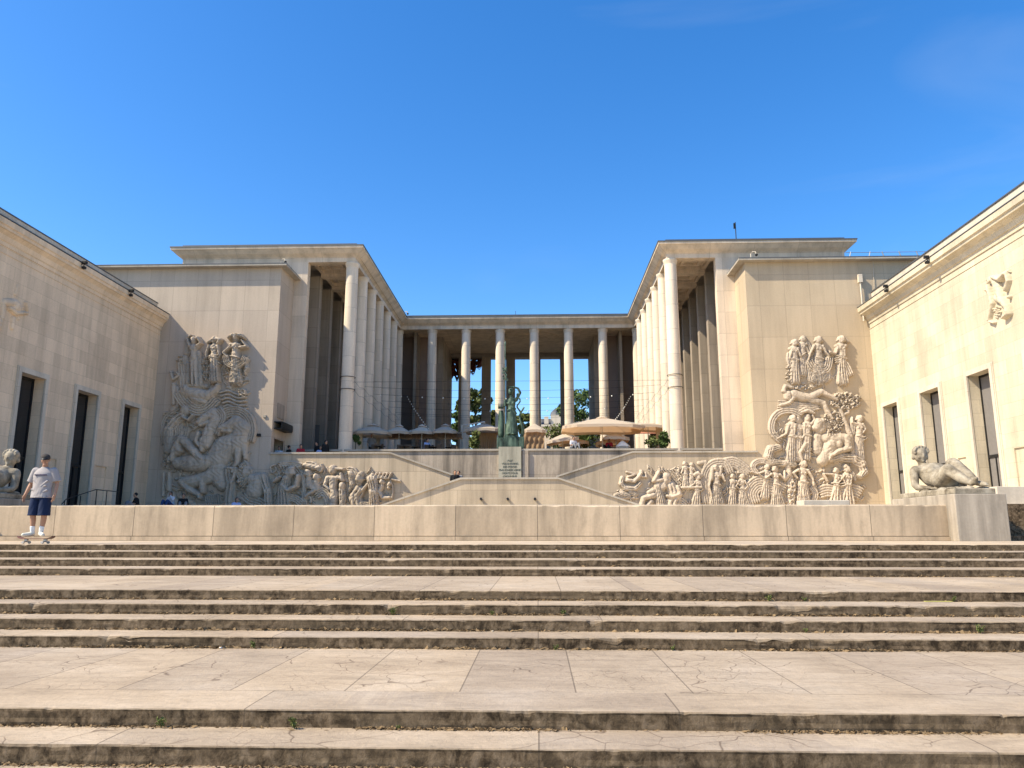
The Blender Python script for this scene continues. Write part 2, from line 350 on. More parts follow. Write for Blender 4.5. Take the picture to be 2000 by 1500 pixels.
b = MB().box(-23.05, 19.84, 26.0, 47.6, -.3, 1.15); b.build('court_floor', M['floor'])['kind'] = 'structure'
# steps beside the right pedestal up to the court
b = MB()
for k in range(8): b.box(13.45, 24, 22.9+k*.4, 26.2, k*.144, (k+1)*.144)
tag(b.build('side_stair', M['stepb']), 'short flight of dark worn steps rising behind the right pedestal', 'steps')
# ================================================================== low wall and pedestals
t = thing('low_wall', (-3, 23, .02), 'long low warm stone wall with a chipped top edge across the platform', 'wall')
x = np.arange(-30, 12.2, .07); n1 = hnoise(x, 5, 5, 1.2); chip = np.clip(n1-.1, 0, 1)*.03+np.clip(hnoise(x, 8, 3, .5)-.55, 0, 1)*.06
v = []; rows = [(23.0, .14+0*x), (23.0+0*x, .98+0*x), (23.0+chip*.3, 1.01-chip), (23.03+chip, 1.035-chip*.5), (23.5, 1.04+0*x), (23.55, .1+0*x)]
for yy, zz in rows: v += list(zip(x.tolist(), np.broadcast_to(yy, x.shape).tolist(), zz.tolist()))
n = len(x); fs = [(r*n+k, r*n+k+1, (r+1)*n+k+1, (r+1)*n+k) for r in range(5) for k in range(n-1)]
MB().add(v, fs).build('wall_body', M['low'], t)
MB().box(-30, 11.95, 22.93, 23.0-.002, -.01, .125).build('plinth', M['low'], t)
def pedestal(xa, xb, label):
    t = thing('pedestal', ((xa+xb)/2, 24.4, .02), label, 'pedestal', 'stone pedestals of the reclining figures')
    MB().box(xa, xb, 22.5, 26.4, -.01, 1.325).build('block', M['ped'], t, bevel=.02)
    MB().box(xa+.17, xb-.1, 22.8, 26.2, 1.327, 1.5).build('plinth', M['statue'], t, bevel=.03)
    return t
pedestal(11.88, 13.33, 'tall stone pedestal at the right end of the low wall')
pedestal(-18.6, -17.15, 'tall stone pedestal at the left end of the low wall')
t = tag(MB().box(8.2, 9.6, 24.2, 24.9, .0, 1.22).build('stone_block', M['white'], bevel=.02), 'small pale stone block behind the low wall near the right pedestal', 'block')
t = thing('bench_block', (15.6, 26.3, 1.1), 'pale stone bench block at the foot of the right wing wall', 'block')
MB().box(15.3, 19.8, 26.3, 27.3, .9, 1.75).build('upper_block', M['white'], t, bevel=.02); MB().box(15.1, 19.8, 26.0, 27.4, .3, .898).build('lower_block', M['ped'], t, bevel=.02)
# ================================================================== WINGS
def wall_openings(mb, X, sgn, y0, y1, z0, z1, ops, depth):
    """wall face at X facing sgn, with real openings (ya,yb,za,zb,depth,back)"""
    ys = sorted(set([y0, y1]+[o[k] for o in ops for k in (0, 1)])); zs = sorted(set([z0, z1]+[o[k] for o in ops for k in (2, 3)]))
    for a, c in zip(ys[:-1], ys[1:]):
        for e, g in zip(zs[:-1], zs[1:]):
            if any(o[0] <= a and c <= o[1] and o[2] <= e and g <= o[3] for o in ops): continue
            mb.add([(X, a, e), (X, c, e), (X, c, g), (X, a, g)], [(0, 1, 2, 3)])
    for o in ops:
        B = X-sgn*o[4]; a, c, e, g = o[:4]
        mb.add([(X, a, e), (B, a, e), (B, a, g), (X, a, g)], [(0, 1, 2, 3)]); mb.add([(X, c, e), (B, c, e), (B, c, g), (X, c, g)], [(0, 1, 2, 3)])
        mb.add([(X, a, g), (B, a, g), (B, c, g), (X, c, g)], [(0, 1, 2, 3)]); mb.add([(X, a, e), (B, a, e), (B, c, e), (X, c, e)], [(0, 1, 2, 3)])
        if o[5]: mb.add([(B, a, e), (B, c, e), (B, c, g), (B, a, g)], [(0, 1, 2, 3)])
    # body behind
    mb.add([(X-sgn*9, y0, z0), (X-sgn*9, y1, z0), (X-sgn*9, y1, z1), (X-sgn*9, y0, z1)], [(0, 1, 2, 3)])
    mb.add([(X, y0, z0), (X-sgn*9, y0, z0), (X-sgn*9, y0, z1), (X, y0, z1)], [(0, 1, 2, 3)])
    mb.add([(X, y1, z0), (X-sgn*9, y1, z0), (X-sgn*9, y1, z1), (X, y1, z1)], [(0, 1, 2, 3)])
def wing(X, sgn, wins, niches, mat, zt, label, glass, y0=26.4):
    t = thing('wing_building', (X-sgn*4, 35, 0), label, 'building', None); y1 = 45.0
    ops = [(a+.2, c-.2, 1.2, 7.3, .55, False) for a, c in wins]+[(a, c, 1.2, 3.68, .07, True) for a, c in niches]
    mb = MB(); wall_openings(mb, X, sgn, y0, y1, 0, 12.5, ops, .5); mb.build('wall', mat, t)
    P = lambda o, z: (X+sgn*o*(.75 if sgn > 0 and o > .06 else 1), z)
    pr = [P(-.3, 12.45), P(.05, 12.45), P(.07, 12.62), P(.14, 12.66), P(.22, 12.86), P(.42, 13.0), P(.50, 13.02), P(.52, 13.14), P(.60, 13.18), P(.62, 13.42), P(.55, 13.44), P(-.3, 13.5)]
    MB().prism(pr, y0-.4, y1-.003, 'y').build('cornice', M['wing'] if sgn < 0 else mat, t)
    MB().prism([P(-.2, 13.445), P(.64, 13.445), P(.64, 13.485), P(-.2, 13.51)], y0-.42, y1-.004, 'y').build('cornice_shadow_line', M['zinc'], t)  # dark strip added to draw the shadow line on top of the cornice
    MB().prism([P(.0, 12.13), P(.03, 12.13), P(.03, 12.17), P(0, 12.17)], y0, y1-.003, 'y').build('fillet', mat, t)
    MB().prism([P(-.25, 13.45), P(.05, 13.45), P(.05, zt-.06), P(-.25, zt-.06)], y0-.2, y1-.75, 'y').build('parapet', M['white'], t)
    MB().prism([P(-.3, zt-.058), P(.10, zt-.058), P(.10, zt), P(-.3, zt)], y0-.25, y1-.7, 'y').build('parapet_cap', M['zinc'], t)
    a_, c_ = sorted((X-sgn*8.9, X-sgn*.31)); MB().box(a_, c_, y0+.1, y1-.1, 13.2, 13.5).build('roof', M['zinc'], t)
    for a, c in wins:
        w = thing('x', (0, 0, 0), None, None) if False else None
        # trim
        tr = MB(); o1 = .09
        for (ya, yb, za, zb) in ((a, a+.2, 1.15, 7.5), (c-.2, c, 1.15, 7.5), (a+.2, c-.2, 7.3, 7.5)):
            xa, xb = sorted((X-sgn*.02, X+sgn*o1)); tr.box(xa, xb, ya, yb, za, zb)
        for (ya, yb, za, zb) in ((a-.05, a, 1.15, 7.55), (c, c+.05, 1.15, 7.55), (a, c, 7.5, 7.55)):
            xa, xb = sorted((X-sgn*.02, X+sgn*.05)); tr.box(xa, xb, ya, yb, za, zb)
        f = tr.build('window', M['white'], t)
        gx = X-sgn*.5; xa, xb = sorted((gx-sgn*.02, gx-sgn*.05)); MB().box(xa, xb, a+.2, c-.2, 1.16, 7.3).build('pane', glass, f)
        fr = MB(); xa, xb = sorted((gx+sgn*.03, gx-sgn*.015)); ma = a+.2; mc = c-.2
        for (ya, yb, za, zb) in ((ma, ma+.06, 1.16, 7.3), (mc-.06, mc, 1.16, 7.3), (ma+.06, mc-.06, 7.2, 7.3), (ma+.06, mc-.06, 3.53, 3.65), ((ma+mc)/2-.03, (ma+mc)/2+.03, 1.16, 3.53), ((ma+mc)/2-.3, (ma+mc)/2-.26, 1.16, 3.53), ((ma+mc)/2+.3, (ma+mc)/2+.34, 1.16, 3.53), (ma+.42, ma+.5, 3.65, 7.2)):
            fr.box(xa, xb, ya, yb, za, zb)
        fr.build('glazing_bar', M['dark'], f)
    return t
WL, WR = -23.08, 19.86
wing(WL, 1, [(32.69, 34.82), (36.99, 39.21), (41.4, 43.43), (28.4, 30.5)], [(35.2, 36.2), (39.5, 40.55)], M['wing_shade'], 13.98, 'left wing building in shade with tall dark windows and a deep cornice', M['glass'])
wing(WR, -1, [(42.12, 44.3), (37.7, 39.98), (33.36, 35.54), (29.0, 31.2)], [(36.25, 36.95), (31.9, 32.6)], M['wing'], 14.22, 'right wing building in full sun with cream wall and tall windows', M['curtain'])
def spotlight(proto=None):
    t = thing('spotlight', (0, 0, 0), 'black floodlight', 'floodlight', 'floodlights clamped on the wing cornices')
    MB().tube([(0, 0, 0), (.16, 0, .04), (.16, 0, -.28)], .035).build('bracket', M['dark'], t)
    MB().box(.06, .34, -.12, .12, .02, .2).build('lamp_head', M['dark'], t, bevel=.02); MB().box(.06, .3, -.10, .10, -.34, -.17).build('lamp_box', M['dark'], t, bevel=.02)
    return t
sp = spotlight(); sp.scale = (.75, .75, .75); sp.location = (WL+.47, 35.7, 13.36); sp['label'] = 'black floodlight on the left wing cornice, nearer the viewer of the two'
inst(sp, (WL+.47, 40.2, 13.36), 'black floodlight on the left wing cornice, nearer the relief wall')
inst(sp, (WR-.6, 36.4, 13.4), 'black floodlight on the right wing cornice, nearer the viewer of the two', math.pi)
inst(sp, (WR-.6, 40.9, 13.4), 'black floodlight on the right wing cornice, nearer the relief wall', math.pi)
# ================================================================== RELIEF BLOCKS
def coping_line(mb, pts, y0, y1, th=.1):
    for (xa, za), (xb, zb) in zip(pts[:-1], pts[1:]):
        mb.prism([(xa, za), (xb, zb), (xb, zb+th), (xa, za+th)], y0, y1, 'y')
def block(xo, xi, sgn, label, door, mt='block'):
    t = thing('relief_wall', ((xo+xi)/2, 46, 0), label, 'building'); lo, hi = min(xo, xi), max(xo, xi)
    mb = MB(); mb.add([(lo, 45, 0), (hi, 45, 0), (hi, 45, 16.4), (lo, 45, 16.4)], [(0, 1, 2, 3)])
    mb.add([(lo, 60, 0), (hi, 60, 0), (hi, 60, 16.4), (lo, 60, 16.4)], [(0, 1, 2, 3)]); mb.add([(lo, 45, 16.4), (hi, 45, 16.4), (hi, 60, 16.4), (lo, 60, 16.4)], [(0, 1, 2, 3)])
    mb.add([(xo, 45, 0), (xo, 60, 0), (xo, 60, 16.4), (xo, 45, 16.4)], [(0, 1, 2, 3)])
    ops = [(45.5, 47.2, 3.8, 5.8, 1.2, True)] if door else []
    ys = [45, 45.5, 47.2, 47.49] if door else [45, 47.49]; zs = [0, 3.8, 5.8, 16.4] if door else [0, 16.4]
    for a, c in zip(ys[:-1], ys[1:]):
        for e, g in zip(zs[:-1], zs[1:]):
            if door and a == 45.5 and e == 3.8: continue
            mb.add([(xi, a, e), (xi, c, e), (xi, c, g), (xi, a, g)], [(0, 1, 2, 3)])
    mb.build('wall', M[mt], t)
    # coping with overhang
    c = MB(); ov = .45; xc0, xc1 = (lo, hi+ov) if sgn > 0 else (lo-ov, hi)
    c.box(xc0, xc1, 45-ov, 47.48, 16.40, 16.52); c.build('coping', M['cop'], t)
    z = MB(); z.box(xc0, xc1, 45-ov-.02, 47.48, 16.522, 16.56).build('roof_edge', M['zinc'], t)
    if door:
        d = MB().box(xi-sgn*1.0-.1, xi-sgn*1.0, 45.45, 47.25, 3.8, 5.85).build('door', M['black'], t)
    return t
block(-31, -15.8, 1, 'left relief wall block standing behind the shaded wing', True)
block(29, 12.7, -1, 'right relief wall block standing behind the sunlit wing', False, 'block_r')
# fascia sign, vent by the door on the left block
t = thing('door_canopy', (-15.7, 46.3, 6.5), 'dark open metal canopy bracket above the dark doorway in the left block', 'canopy')
m_ = MB()
for z in (6.35, 6.75): m_.box(-15.78, -15.3, 45.25, 47.3, z, z+.05)
MB().box(-15.34, -15.28, 45.25, 47.3, 6.41, 6.74).build('panel', M['dark'], t); m_.build('frame', M['dark'], t)
tag(MB().box(-15.798, -15.74, 45.7, 46.9, 7.1, 8.0).build('wall_vent', M['fin']), 'brown square vent grille above the doorway canopy', 'vent')
p = at(505, 850, D=44.97); tag(MB().box(p.x-.16, p.x+.14, 44.9, 44.998, p.z-.09, p.z+.09).build('wall_lamp', M['dark'], bevel=.01), 'small black box lamp fixed on the shaded relief wall', 'lamp')
p = at(517, 813, D=44.97); tag(MB().box(p.x-.09, p.x+.09, 44.93, 44.998, p.z-.08, p.z+.08).build('junction_box', M['cop'], bevel=.01), 'small beige junction box on the left relief wall', 'box')
# ================================================================== STAIR WALLS
t = thing('upper_stair_wall', (-11, 45.2, 1.1), 'left upper stair wall with sloping coping carrying the relief frieze', 'wall', 'upper stair walls')
MB().prism([(-15.79, .9), (-4.68, .9), (-4.68, 3.4), (-8.67, 4.8), (-15.79, 4.8)], 45.0, 45.35, 'y').build('wall', M['stair'], t)
c = MB(); coping_line(c, [(-15.9, 4.8), (-8.67, 4.8), (-4.6, 3.375)], 44.9, 45.45); c.build('coping', M['cop'], t)
t = thing('upper_stair_wall', (7, 45.2, 1.1), 'right upper stair wall with sloping coping carrying the relief frieze', 'wall', 'upper stair walls')
MB().prism([(12.69, .9), (1.21, .9), (1.21, 3.4), (5.56, 4.8), (12.69, 4.8)], 45.0, 45.35, 'y').build('wall', M['stair'], t)
c = MB(); coping_line(c, [(12.8, 4.8), (5.56, 4.8), (1.1, 3.375)], 44.9, 45.45); c.build('coping', M['cop'], t)
t = thing('landing_wall', (-1.5, 42, 1.1), 'central landing wall with two sloping shoulders below the bronze statue', 'wall')
MB().prism([(-9.9, .9), (6.9, .9), (6.9, 1.15), (1.13, 3.08), (-4.17, 3.08), (-9.9, 1.15)], 42.0, 42.35, 'y').build('wall', M['stair'], t)
c = MB(); coping_line(c, [(-10.0, 1.12), (-4.17, 3.08), (1.13, 3.08), (7.0, 1.12)], 41.9, 42.45); c.build('coping', M['cop'], t)
for k, px in enumerate((942, 994, 1047)):
    p = at(px-2, 975, D=42); tag(MB().tube([(p.x, 42.02, 2.0), (p.x, 41.72, 2.02)], .07, 12).build('water_spout', M['dark'], smooth=False), ('left', 'middle', 'right')[k]+' short pipe spout of three on the central landing wall', 'spout', 'spouts on the landing wall')
# flights behind
b = MB()
for k in range(12):
    zz = 3.95-k*.125
    b.box(-9.2+k*.38, -9.2+(k+1)*.38+.01, 45.35, 47.55, .9, zz); b.box(5.9-k*.38-.39, 5.9-k*.38, 45.35, 47.55, .9, zz)
b.box(-15.79, -9.2, 45.35, 47.55, .9, 4.0); b.box(5.9, 12.69, 45.35, 47.55, .9, 4.0); b.box(-4.7, 1.4, 42.35, 47.55, .9, 2.42)
b.build('stair_flight', M['stepb'])['kind'] = 'structure'
t = thing('terrace_wall', (-1.7, 47.8, 2.3), 'weathered terrace retaining wall with dark runoff stains', 'wall')
MB().box(-14.6, 11.3, 47.6, 48.2, 2.3, 5.22).build('wall', M['terr'], t)
MB().box(-14.7, 11.4, 47.5, 48.3, 5.22, 5.34).build('coping', M['cop'], t)
# plaque
t = thing('inscribed_stele', (-1.7, 47.5, 2.4), 'greenish inscribed stone panel on the terrace wall under the bronze statue', 'stele')
MB().box(-2.38, -.98, 47.36, 47.6, 2.4, 5.45).build('panel', stone('stele_stone', (.42, .39, .30), 9, 9, .001, .6, .02, .45, .3, 0, grime=.3), t)
MB().box(-.9, -.55, 47.45, 47.6, 2.4, 5.21).build('side_strip', M['terr'], t)
rows = ['AUX', 'VOLONTAIRES', 'DES FORCES', 'FRANCAISES LIBRES', 'MORTS POUR', "L'HONNEUR", 'ET LA LIBERTE', 'DE LA FRANCE', '18 JUIN 1940', '8 MAI 1945']
cu = bpy.data.curves.new('txt', 'FONT'); cu.body = '\n'.join(rows); cu.align_x = 'CENTER'; cu.size = .155; cu.extrude = .008; cu.space_line = 1.25
to = bpy.data.objects.new('txt', cu); COL.objects.link(to); dg = bpy.context.evaluated_depsgraph_get(); me = bpy.data.meshes.new_from_object(to.evaluated_get(dg))
bpy.data.objects.remove(to); io = bpy.data.objects.new('inscription', me); COL.objects.link(io); io.parent = t
io.matrix_parent_inverse = Matrix.Identity(4); io.location = (-1.68-t.location.x, 47.352-t.location.y, 4.55-t.location.z); io.rotation_euler = (math.pi/2, 0, 0); me.materials.append(plain('letter_green', (.13, .14, .11), .8))
# ================================================================== COLONNADE BUILDING
PAL = thing('colonnade_building', (-1.7, 60, 5), 'monumental stone colonnade building with a flat roof around an open terrace', 'building')
SPC = 2.867; Y0c = 47.92; XC = -1.68; HWX = 10.42; SPX = 2*10.42/7
ZT, ZB = 17.65, 4.98
R0, R1 = .425, .385
def column(x, y):
    prof = [(R0+.02, ZB), (R0, ZB+.25)]
    for k in range(9): prof.append((R0+(R1-R0)*k/8, ZB+.25+(ZT-.35-ZB-.25)*(k+1)/9))
    prof += [(R1+.0, ZT-.28), (R1+.05, ZT-.22), (R1+.06, ZT-.12), (R1+.09, ZT-.08), (R1+.09, ZT-.001)]
    o = MB().lathe(prof, (x, y, 0), 32).build('column', M['column'], PAL, smooth=True)
    for p_ in o.data.polygons: p_.use_smooth = True
    return o
ys = [Y0c+SPC*i for i in range(7)]
for y in ys: column(XC-HWX, y); column(XC+HWX, y)
for k in range(1, 7): column(XC-HWX+SPX*k, ys[-1])
# side porticoes
YF = 47.5
for s in (-1, 1):
    xcol = XC+s*HWX; xfin = XC+s*(HWX+2.82); xout = XC+s*(HWX+4.9); xin = XC+s*(HWX-.52)
    # fins with their return faces
    for i in range(7):
        y = YF+i*SPC
        a, c = sorted((xfin, xout)); f = MB().box(a, c, y, y+.55, 3.9 if i == 0 else ZB, ZT-.001)
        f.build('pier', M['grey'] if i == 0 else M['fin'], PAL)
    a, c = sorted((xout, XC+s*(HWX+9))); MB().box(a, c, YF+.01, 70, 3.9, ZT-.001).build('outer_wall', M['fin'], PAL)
    if s < 0: MB().box(-23.2, xout, YF, YF+.5, 16.3, ZT-.001).build('front_wall', M['grey'], PAL)
    else: MB().box(xout, 19.9, YF, YF+.5, 16.3, ZT-.001).build('front_wall', M['grey'], PAL)
    # ceiling with beams and coffers
    cl = MB(); a, c = sorted((xfin-s*.001, xin)); cl.box(a, c, YF+.6, ys[-1]+4, ZT+.42, ZT+.6)
    cl.build('ceiling', M['entab'], PAL)
    for i in range(7):
        y = YF+i*SPC+.05
        a, c = sorted((xfin-s*.01, xcol+s*.5)); MB().box(a, c, y+(.0 if i else .55), y+.62, ZT+.002, ZT+.419).build('beam', M['entab'], PAL)
        ya, yb = y+.62, y+SPC; co = MB()
        for k, (ins, zz) in enumerate(((.0, ZT+.2), (.5, ZT+.3))):
            w = .35
            x0, x1 = sorted((xfin-s*(.02+ins), xcol+s*(.48+ins)))
            co.box(x0, x1, ya+ins, ya+ins+w*.6, zz, ZT+.418); co.box(x0, x1, yb-ins-w*.6, yb-ins, zz, ZT+.418)
            co.box(x0, x0+w*.6, ya+ins+w*.6, yb-ins-w*.6, zz, ZT+.418); co.box(x1-w*.6, x1, ya+ins+w*.6, yb-ins-w*.6, zz, ZT+.418)
        co.build('coffer', M['entab'], PAL)
# entablature: profile (out, z) swept along inner U and fronts
prof = [(0, ZT), (0, ZT+.30), (.04, ZT+.30), (.06, ZT+.34), (.30, ZT+.5), (.52, ZT+.72), (.55, ZT+.74), (.60, ZT+.76), (.60, ZT+.90)]
def sweep_prof(path, name, mat, prof, back=None):
    """path: list of (x,y, ox,oy) corner points with miter offset direction; profile goes outward"""
    mb = MB(); n = len(prof); vs = []
    for (x, y, ox, oy) in path:
        for o, z in prof: vs.append((x+ox*o, y+oy*o, z))
    fs = [(i*n+k, (i+1)*n+k, (i+1)*n+k+1, i*n+k+1) for i in range(len(path)-1) for k in range(n-1)]
    mb.add(vs, fs); return mb.build(name, mat, PAL)
XI = HWX-.28; YB = ys[-1]-.5
XLo, XRo = -23.3, 19.8
path = [(XLo, 66, -1, 0), (XLo, YF, -1, -1), (XC-XI, YF, 1, -1), (XC-XI, YB, 1, -1), (XC+XI, YB, -1, -1), (XC+XI, YF, -1, -1), (XRo, YF, 1, -1), (XRo, 66, 1, 0)]
sweep_prof(path, 'entablature', M['entab'], prof)
sweep_prof(path, 'cornice_edge', M['zinc'], [(.60, ZT+.90), (.64, ZT+.90), (.64, ZT+.97), (.0, ZT+1.0)])
sweep_prof(path, 'roof_band', M['roofband'], [(.02, ZT+.95), (.02, ZT+1.2)])
sweep_prof(path, 'roof_cap', M['zinc'], [(.02, ZT+1.2), (.06, ZT+1.2), (.06, ZT+1.25), (-.4, ZT+1.26)])
# soffits of the architrave over the columns and roofs
m_ = MB()
m_.box(XLo+.01, XC-XI-.01, YF+.01, ys[-1]+12, ZT+.61, ZT+1.19); m_.box(XC+XI+.01, XRo-.01, YF+.01, ys[-1]+12, ZT+.61, ZT+1.19)
m_.box(XC-XI-.01, XC+XI+.01, YB+.01, ys[-1]+12, ZT+.61, ZT+1.188); m_.build('roof', M['roofband'], PAL)
m_ = MB()
for s in (-1, 1):
    a, c = sorted((XC+s*(XI+.003), XC+s*(HWX+.5))); m_.box(a, c, YF+.005, YB+1.0, ZT+.001, ZT+.608)
m_.box(XC-XI-.99, XC+XI+.99, YB+.005, YB+1.0, ZT+.001, ZT+.607); m_.build('architrave', M['entab'], PAL)
for s in (-1, 1):
    a, c = sorted((XC+s*(HWX+.5), XC+s*(HWX+3.1))); MB().box(a, c, YF+.003, YF+.56, ZT+.002, ZT+.6).build('front_beam', M['entab'], PAL)
# rear loggia
YL = 75.0
m_ = MB(); m_.box(XC-XI-.5, XC+XI+.5, YB+1.0, YL+1.2, ZT+.25, ZT+.6); m_.build('loggia_ceiling', M['grey'], PAL)
ring = MB()
for r, zz in ((3.1, ZT+.20), (2.1, ZT+.16)):
    ring.lathe([(r, 0), (r+.22, 0), (r+.22, .12), (r, .12)], (XC+.6, 69.6, zz), 48)
ring.build('ceiling_ring', M['entab'], PAL)
for s in (-1, 1):
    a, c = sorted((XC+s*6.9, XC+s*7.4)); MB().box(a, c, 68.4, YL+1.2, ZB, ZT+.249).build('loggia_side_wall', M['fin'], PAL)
    a, c = sorted((XC+s*7.4, XC+s*14)); MB().box(a, c, 68.4, 68.9, ZB, ZT+.6).build('loggia_end_wall', plain('dark_stone', (.22, .16, .125), .8, 0, .15, .8), PAL)
    a, c = sorted((XC+s*9.0, XC+s*9.25)); MB().box(a, c, 66.4, 68.39, ZB, ZT+.2).build('loggia_pilaster', M['fin'], PAL)
MB().box(XC-6.9, XC+6.9, YL, YL+1.2, ZT-.15, ZT+.249).build('lintel', plain('dark_lintel', (.25, .215, .18), .85), PAL)  # one dark brown over the whole lintel
for k, px in enumerate((903.5, 949, 997, 1047.5, 1104)):
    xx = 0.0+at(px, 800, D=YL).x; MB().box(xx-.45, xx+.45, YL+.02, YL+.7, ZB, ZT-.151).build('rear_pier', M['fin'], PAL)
MB().box(XC-14, XC+14, 47.9, 82, ZB-.3, ZB-.02).build('terrace_floor', M['floor'], PAL)
# ================================================================== CARVED RELIEFS
PXM = .0312
def relief_mesh(name, prims, parent, mat, D=45.0, X=None, step=.028, k=1.0, plane_sgn=1):
    """prims: (x1,y1,r1,x2,y2,r2,h,folds,curve) in wall-survey units; builds one carved piece standing proud of the wall"""
    P = []
    for p in prims:
        a = at(p[0], p[1], D=D) if X is None else at(p[0], p[1], X=X); c = at(p[3], p[4], D=D) if X is None else at(p[3], p[4], X=X)
        sc = PXM*(1 if X is None else k)
        ua, va = (a.x, a.z) if X is None else (a.y, a.z); uc, vc = (c.x, c.z) if X is None else (c.y, c.z)
        P.append((ua, va, p[2]*sc, uc, vc, p[5]*sc, p[6], p[7] if len(p) > 7 else 0))
    u0 = min(min(p[0]-p[2], p[3]-p[5]) for p in P)-.05; u1 = max(max(p[0]+p[2], p[3]+p[5]) for p in P)+.05
    v0 = min(min(p[1]-p[2], p[4]-p[5]) for p in P)-.05; v1 = max(max(p[1]+p[2], p[4]+p[5]) for p in P)+.05
    us = np.arange(u0, u1, step); vs = np.arange(v0, v1, step); H = np.zeros((len(vs), len(us)))
    for (ua, va, r1, uc, vc, r2, h, folds) in P:
        rm = max(r1, r2)+step
        i0 = max(0, int((min(ua, uc)-rm-u0)/step)); i1 = min(len(us), int((max(ua, uc)+rm-u0)/step)+2)
        j0 = max(0, int((min(va, vc)-rm-v0)/step)); j1 = min(len(vs), int((max(va, vc)+rm-v0)/step)+2)
        U, V = np.meshgrid(us[i0:i1], vs[j0:j1]); du, dv = uc-ua, vc-va; L2 = du*du+dv*dv+1e-9
        t = np.clip(((U-ua)*du+(V-va)*dv)/L2, 0, 1); r = r1+(r2-r1)*t
        pu, pv = U-(ua+du*t), V-(va+dv*t); d = np.sqrt(pu*pu+pv*pv)/r
        hh = h*np.sqrt(np.clip(1-d**2.4, 0, 1))
        if folds:
            sg = ((U-ua)*dv-(V-va)*du)/math.sqrt(L2)/r; f_ = np.abs(np.sin(sg*folds*math.pi/2+.6*np.sin(t*3+folds)))
            hh = hh*(1-.5*(1-f_)**1.5*np.clip(t*3+.35, 0, 1))
        H[j0:j1, i0:i1] = np.maximum(H[j0:j1, i0:i1], hh)
    V_, U_ = np.meshgrid(vs, us, indexing='ij'); H = np.where(H > 0, H*(1+.06*np.sin(U_*13+3*np.sin(V_*7))*np.sin(V_*11+2*np.sin(U_*5)))+.007*np.sin(U_*31+3*np.sin(V_*9))*np.sin(V_*27+2*np.sin(U_*8)), 0)
    keep = H > .012; idx = -np.ones(H.shape, int); grow = keep.copy()
    grow[1:] |= keep[:-1]; grow[:-1] |= keep[1:]; g2 = grow.copy(); g2[:, 1:] |= grow[:, :-1]; g2[:, :-1] |= grow[:, 1:]; grow = g2
    J, I = np.nonzero(grow); idx[J, I] = np.arange(len(J)); hh = np.where(keep[J, I], H[J, I], -.01)
    if X is None: off = parent.location if parent else Vector((0, 0, 0)); co = np.stack([us[I]-off.x, D-hh-off.y, vs[J]-off.z], 1)
    else: off = parent.location if parent else Vector((0, 0, 0)); co = np.stack([X+plane_sgn*hh-off.x, us[I]-off.y, vs[J]-off.z], 1)
    a = idx[:-1, :-1]; b_ = idx[:-1, 1:]; c_ = idx[1:, 1:]; d_ = idx[1:, :-1]; ok = (a >= 0) & (b_ >= 0) & (c_ >= 0) & (d_ >= 0)
    kq = keep[:-1, :-1] | keep[:-1, 1:] | keep[1:, 1:] | keep[1:, :-1]; ok &= kq
    q = np.stack([a[ok], b_[ok], c_[ok], d_[ok]], 1)
    if X is not None and plane_sgn > 0: q = q[:, ::-1]
    if X is not None: q = q[:, ::-1] if plane_sgn < 0 else q
    me = bpy.data.meshes.new(name); me.from_pydata(co.tolist(), [], q.tolist()); me.polygons.foreach_set('use_smooth', [True]*len(me.polygons)); me.materials.append(mat)
    o = bpy.data.objects.new(name, me); COL.objects.link(o); o.parent = parent; return o
def ch(pts, h, folds=0):
    return [(a[0], a[1], a[2], b_[0], b_[1], b_[2], h, folds) for a, b_ in zip(pts[:-1], pts[1:])]
def dot(x, y, r, h, ry=None): return [(x, y-(ry or 0), r, x, y+(ry or 0)+.01, r, h)]
def headp(x, y, r, h, f=0, hair=True):
    q = dot(x, y, r, h, r*.3)
    if f: q += [(x+f*r*.85, y, r*.28, x+f*r*1.05, y+r*.15, r*.3, h*.8)]
    if hair: q += [(x-f*r*.35, y-r*.5, r*.95, x-f*r*.6, y+r*.1, r*.75, h*1.12)]+[(x-f*r*1.1, y+.1*r, r*.45, x-f*r*1.1, y+.3*r, r*.4, h*.9)]
    return q
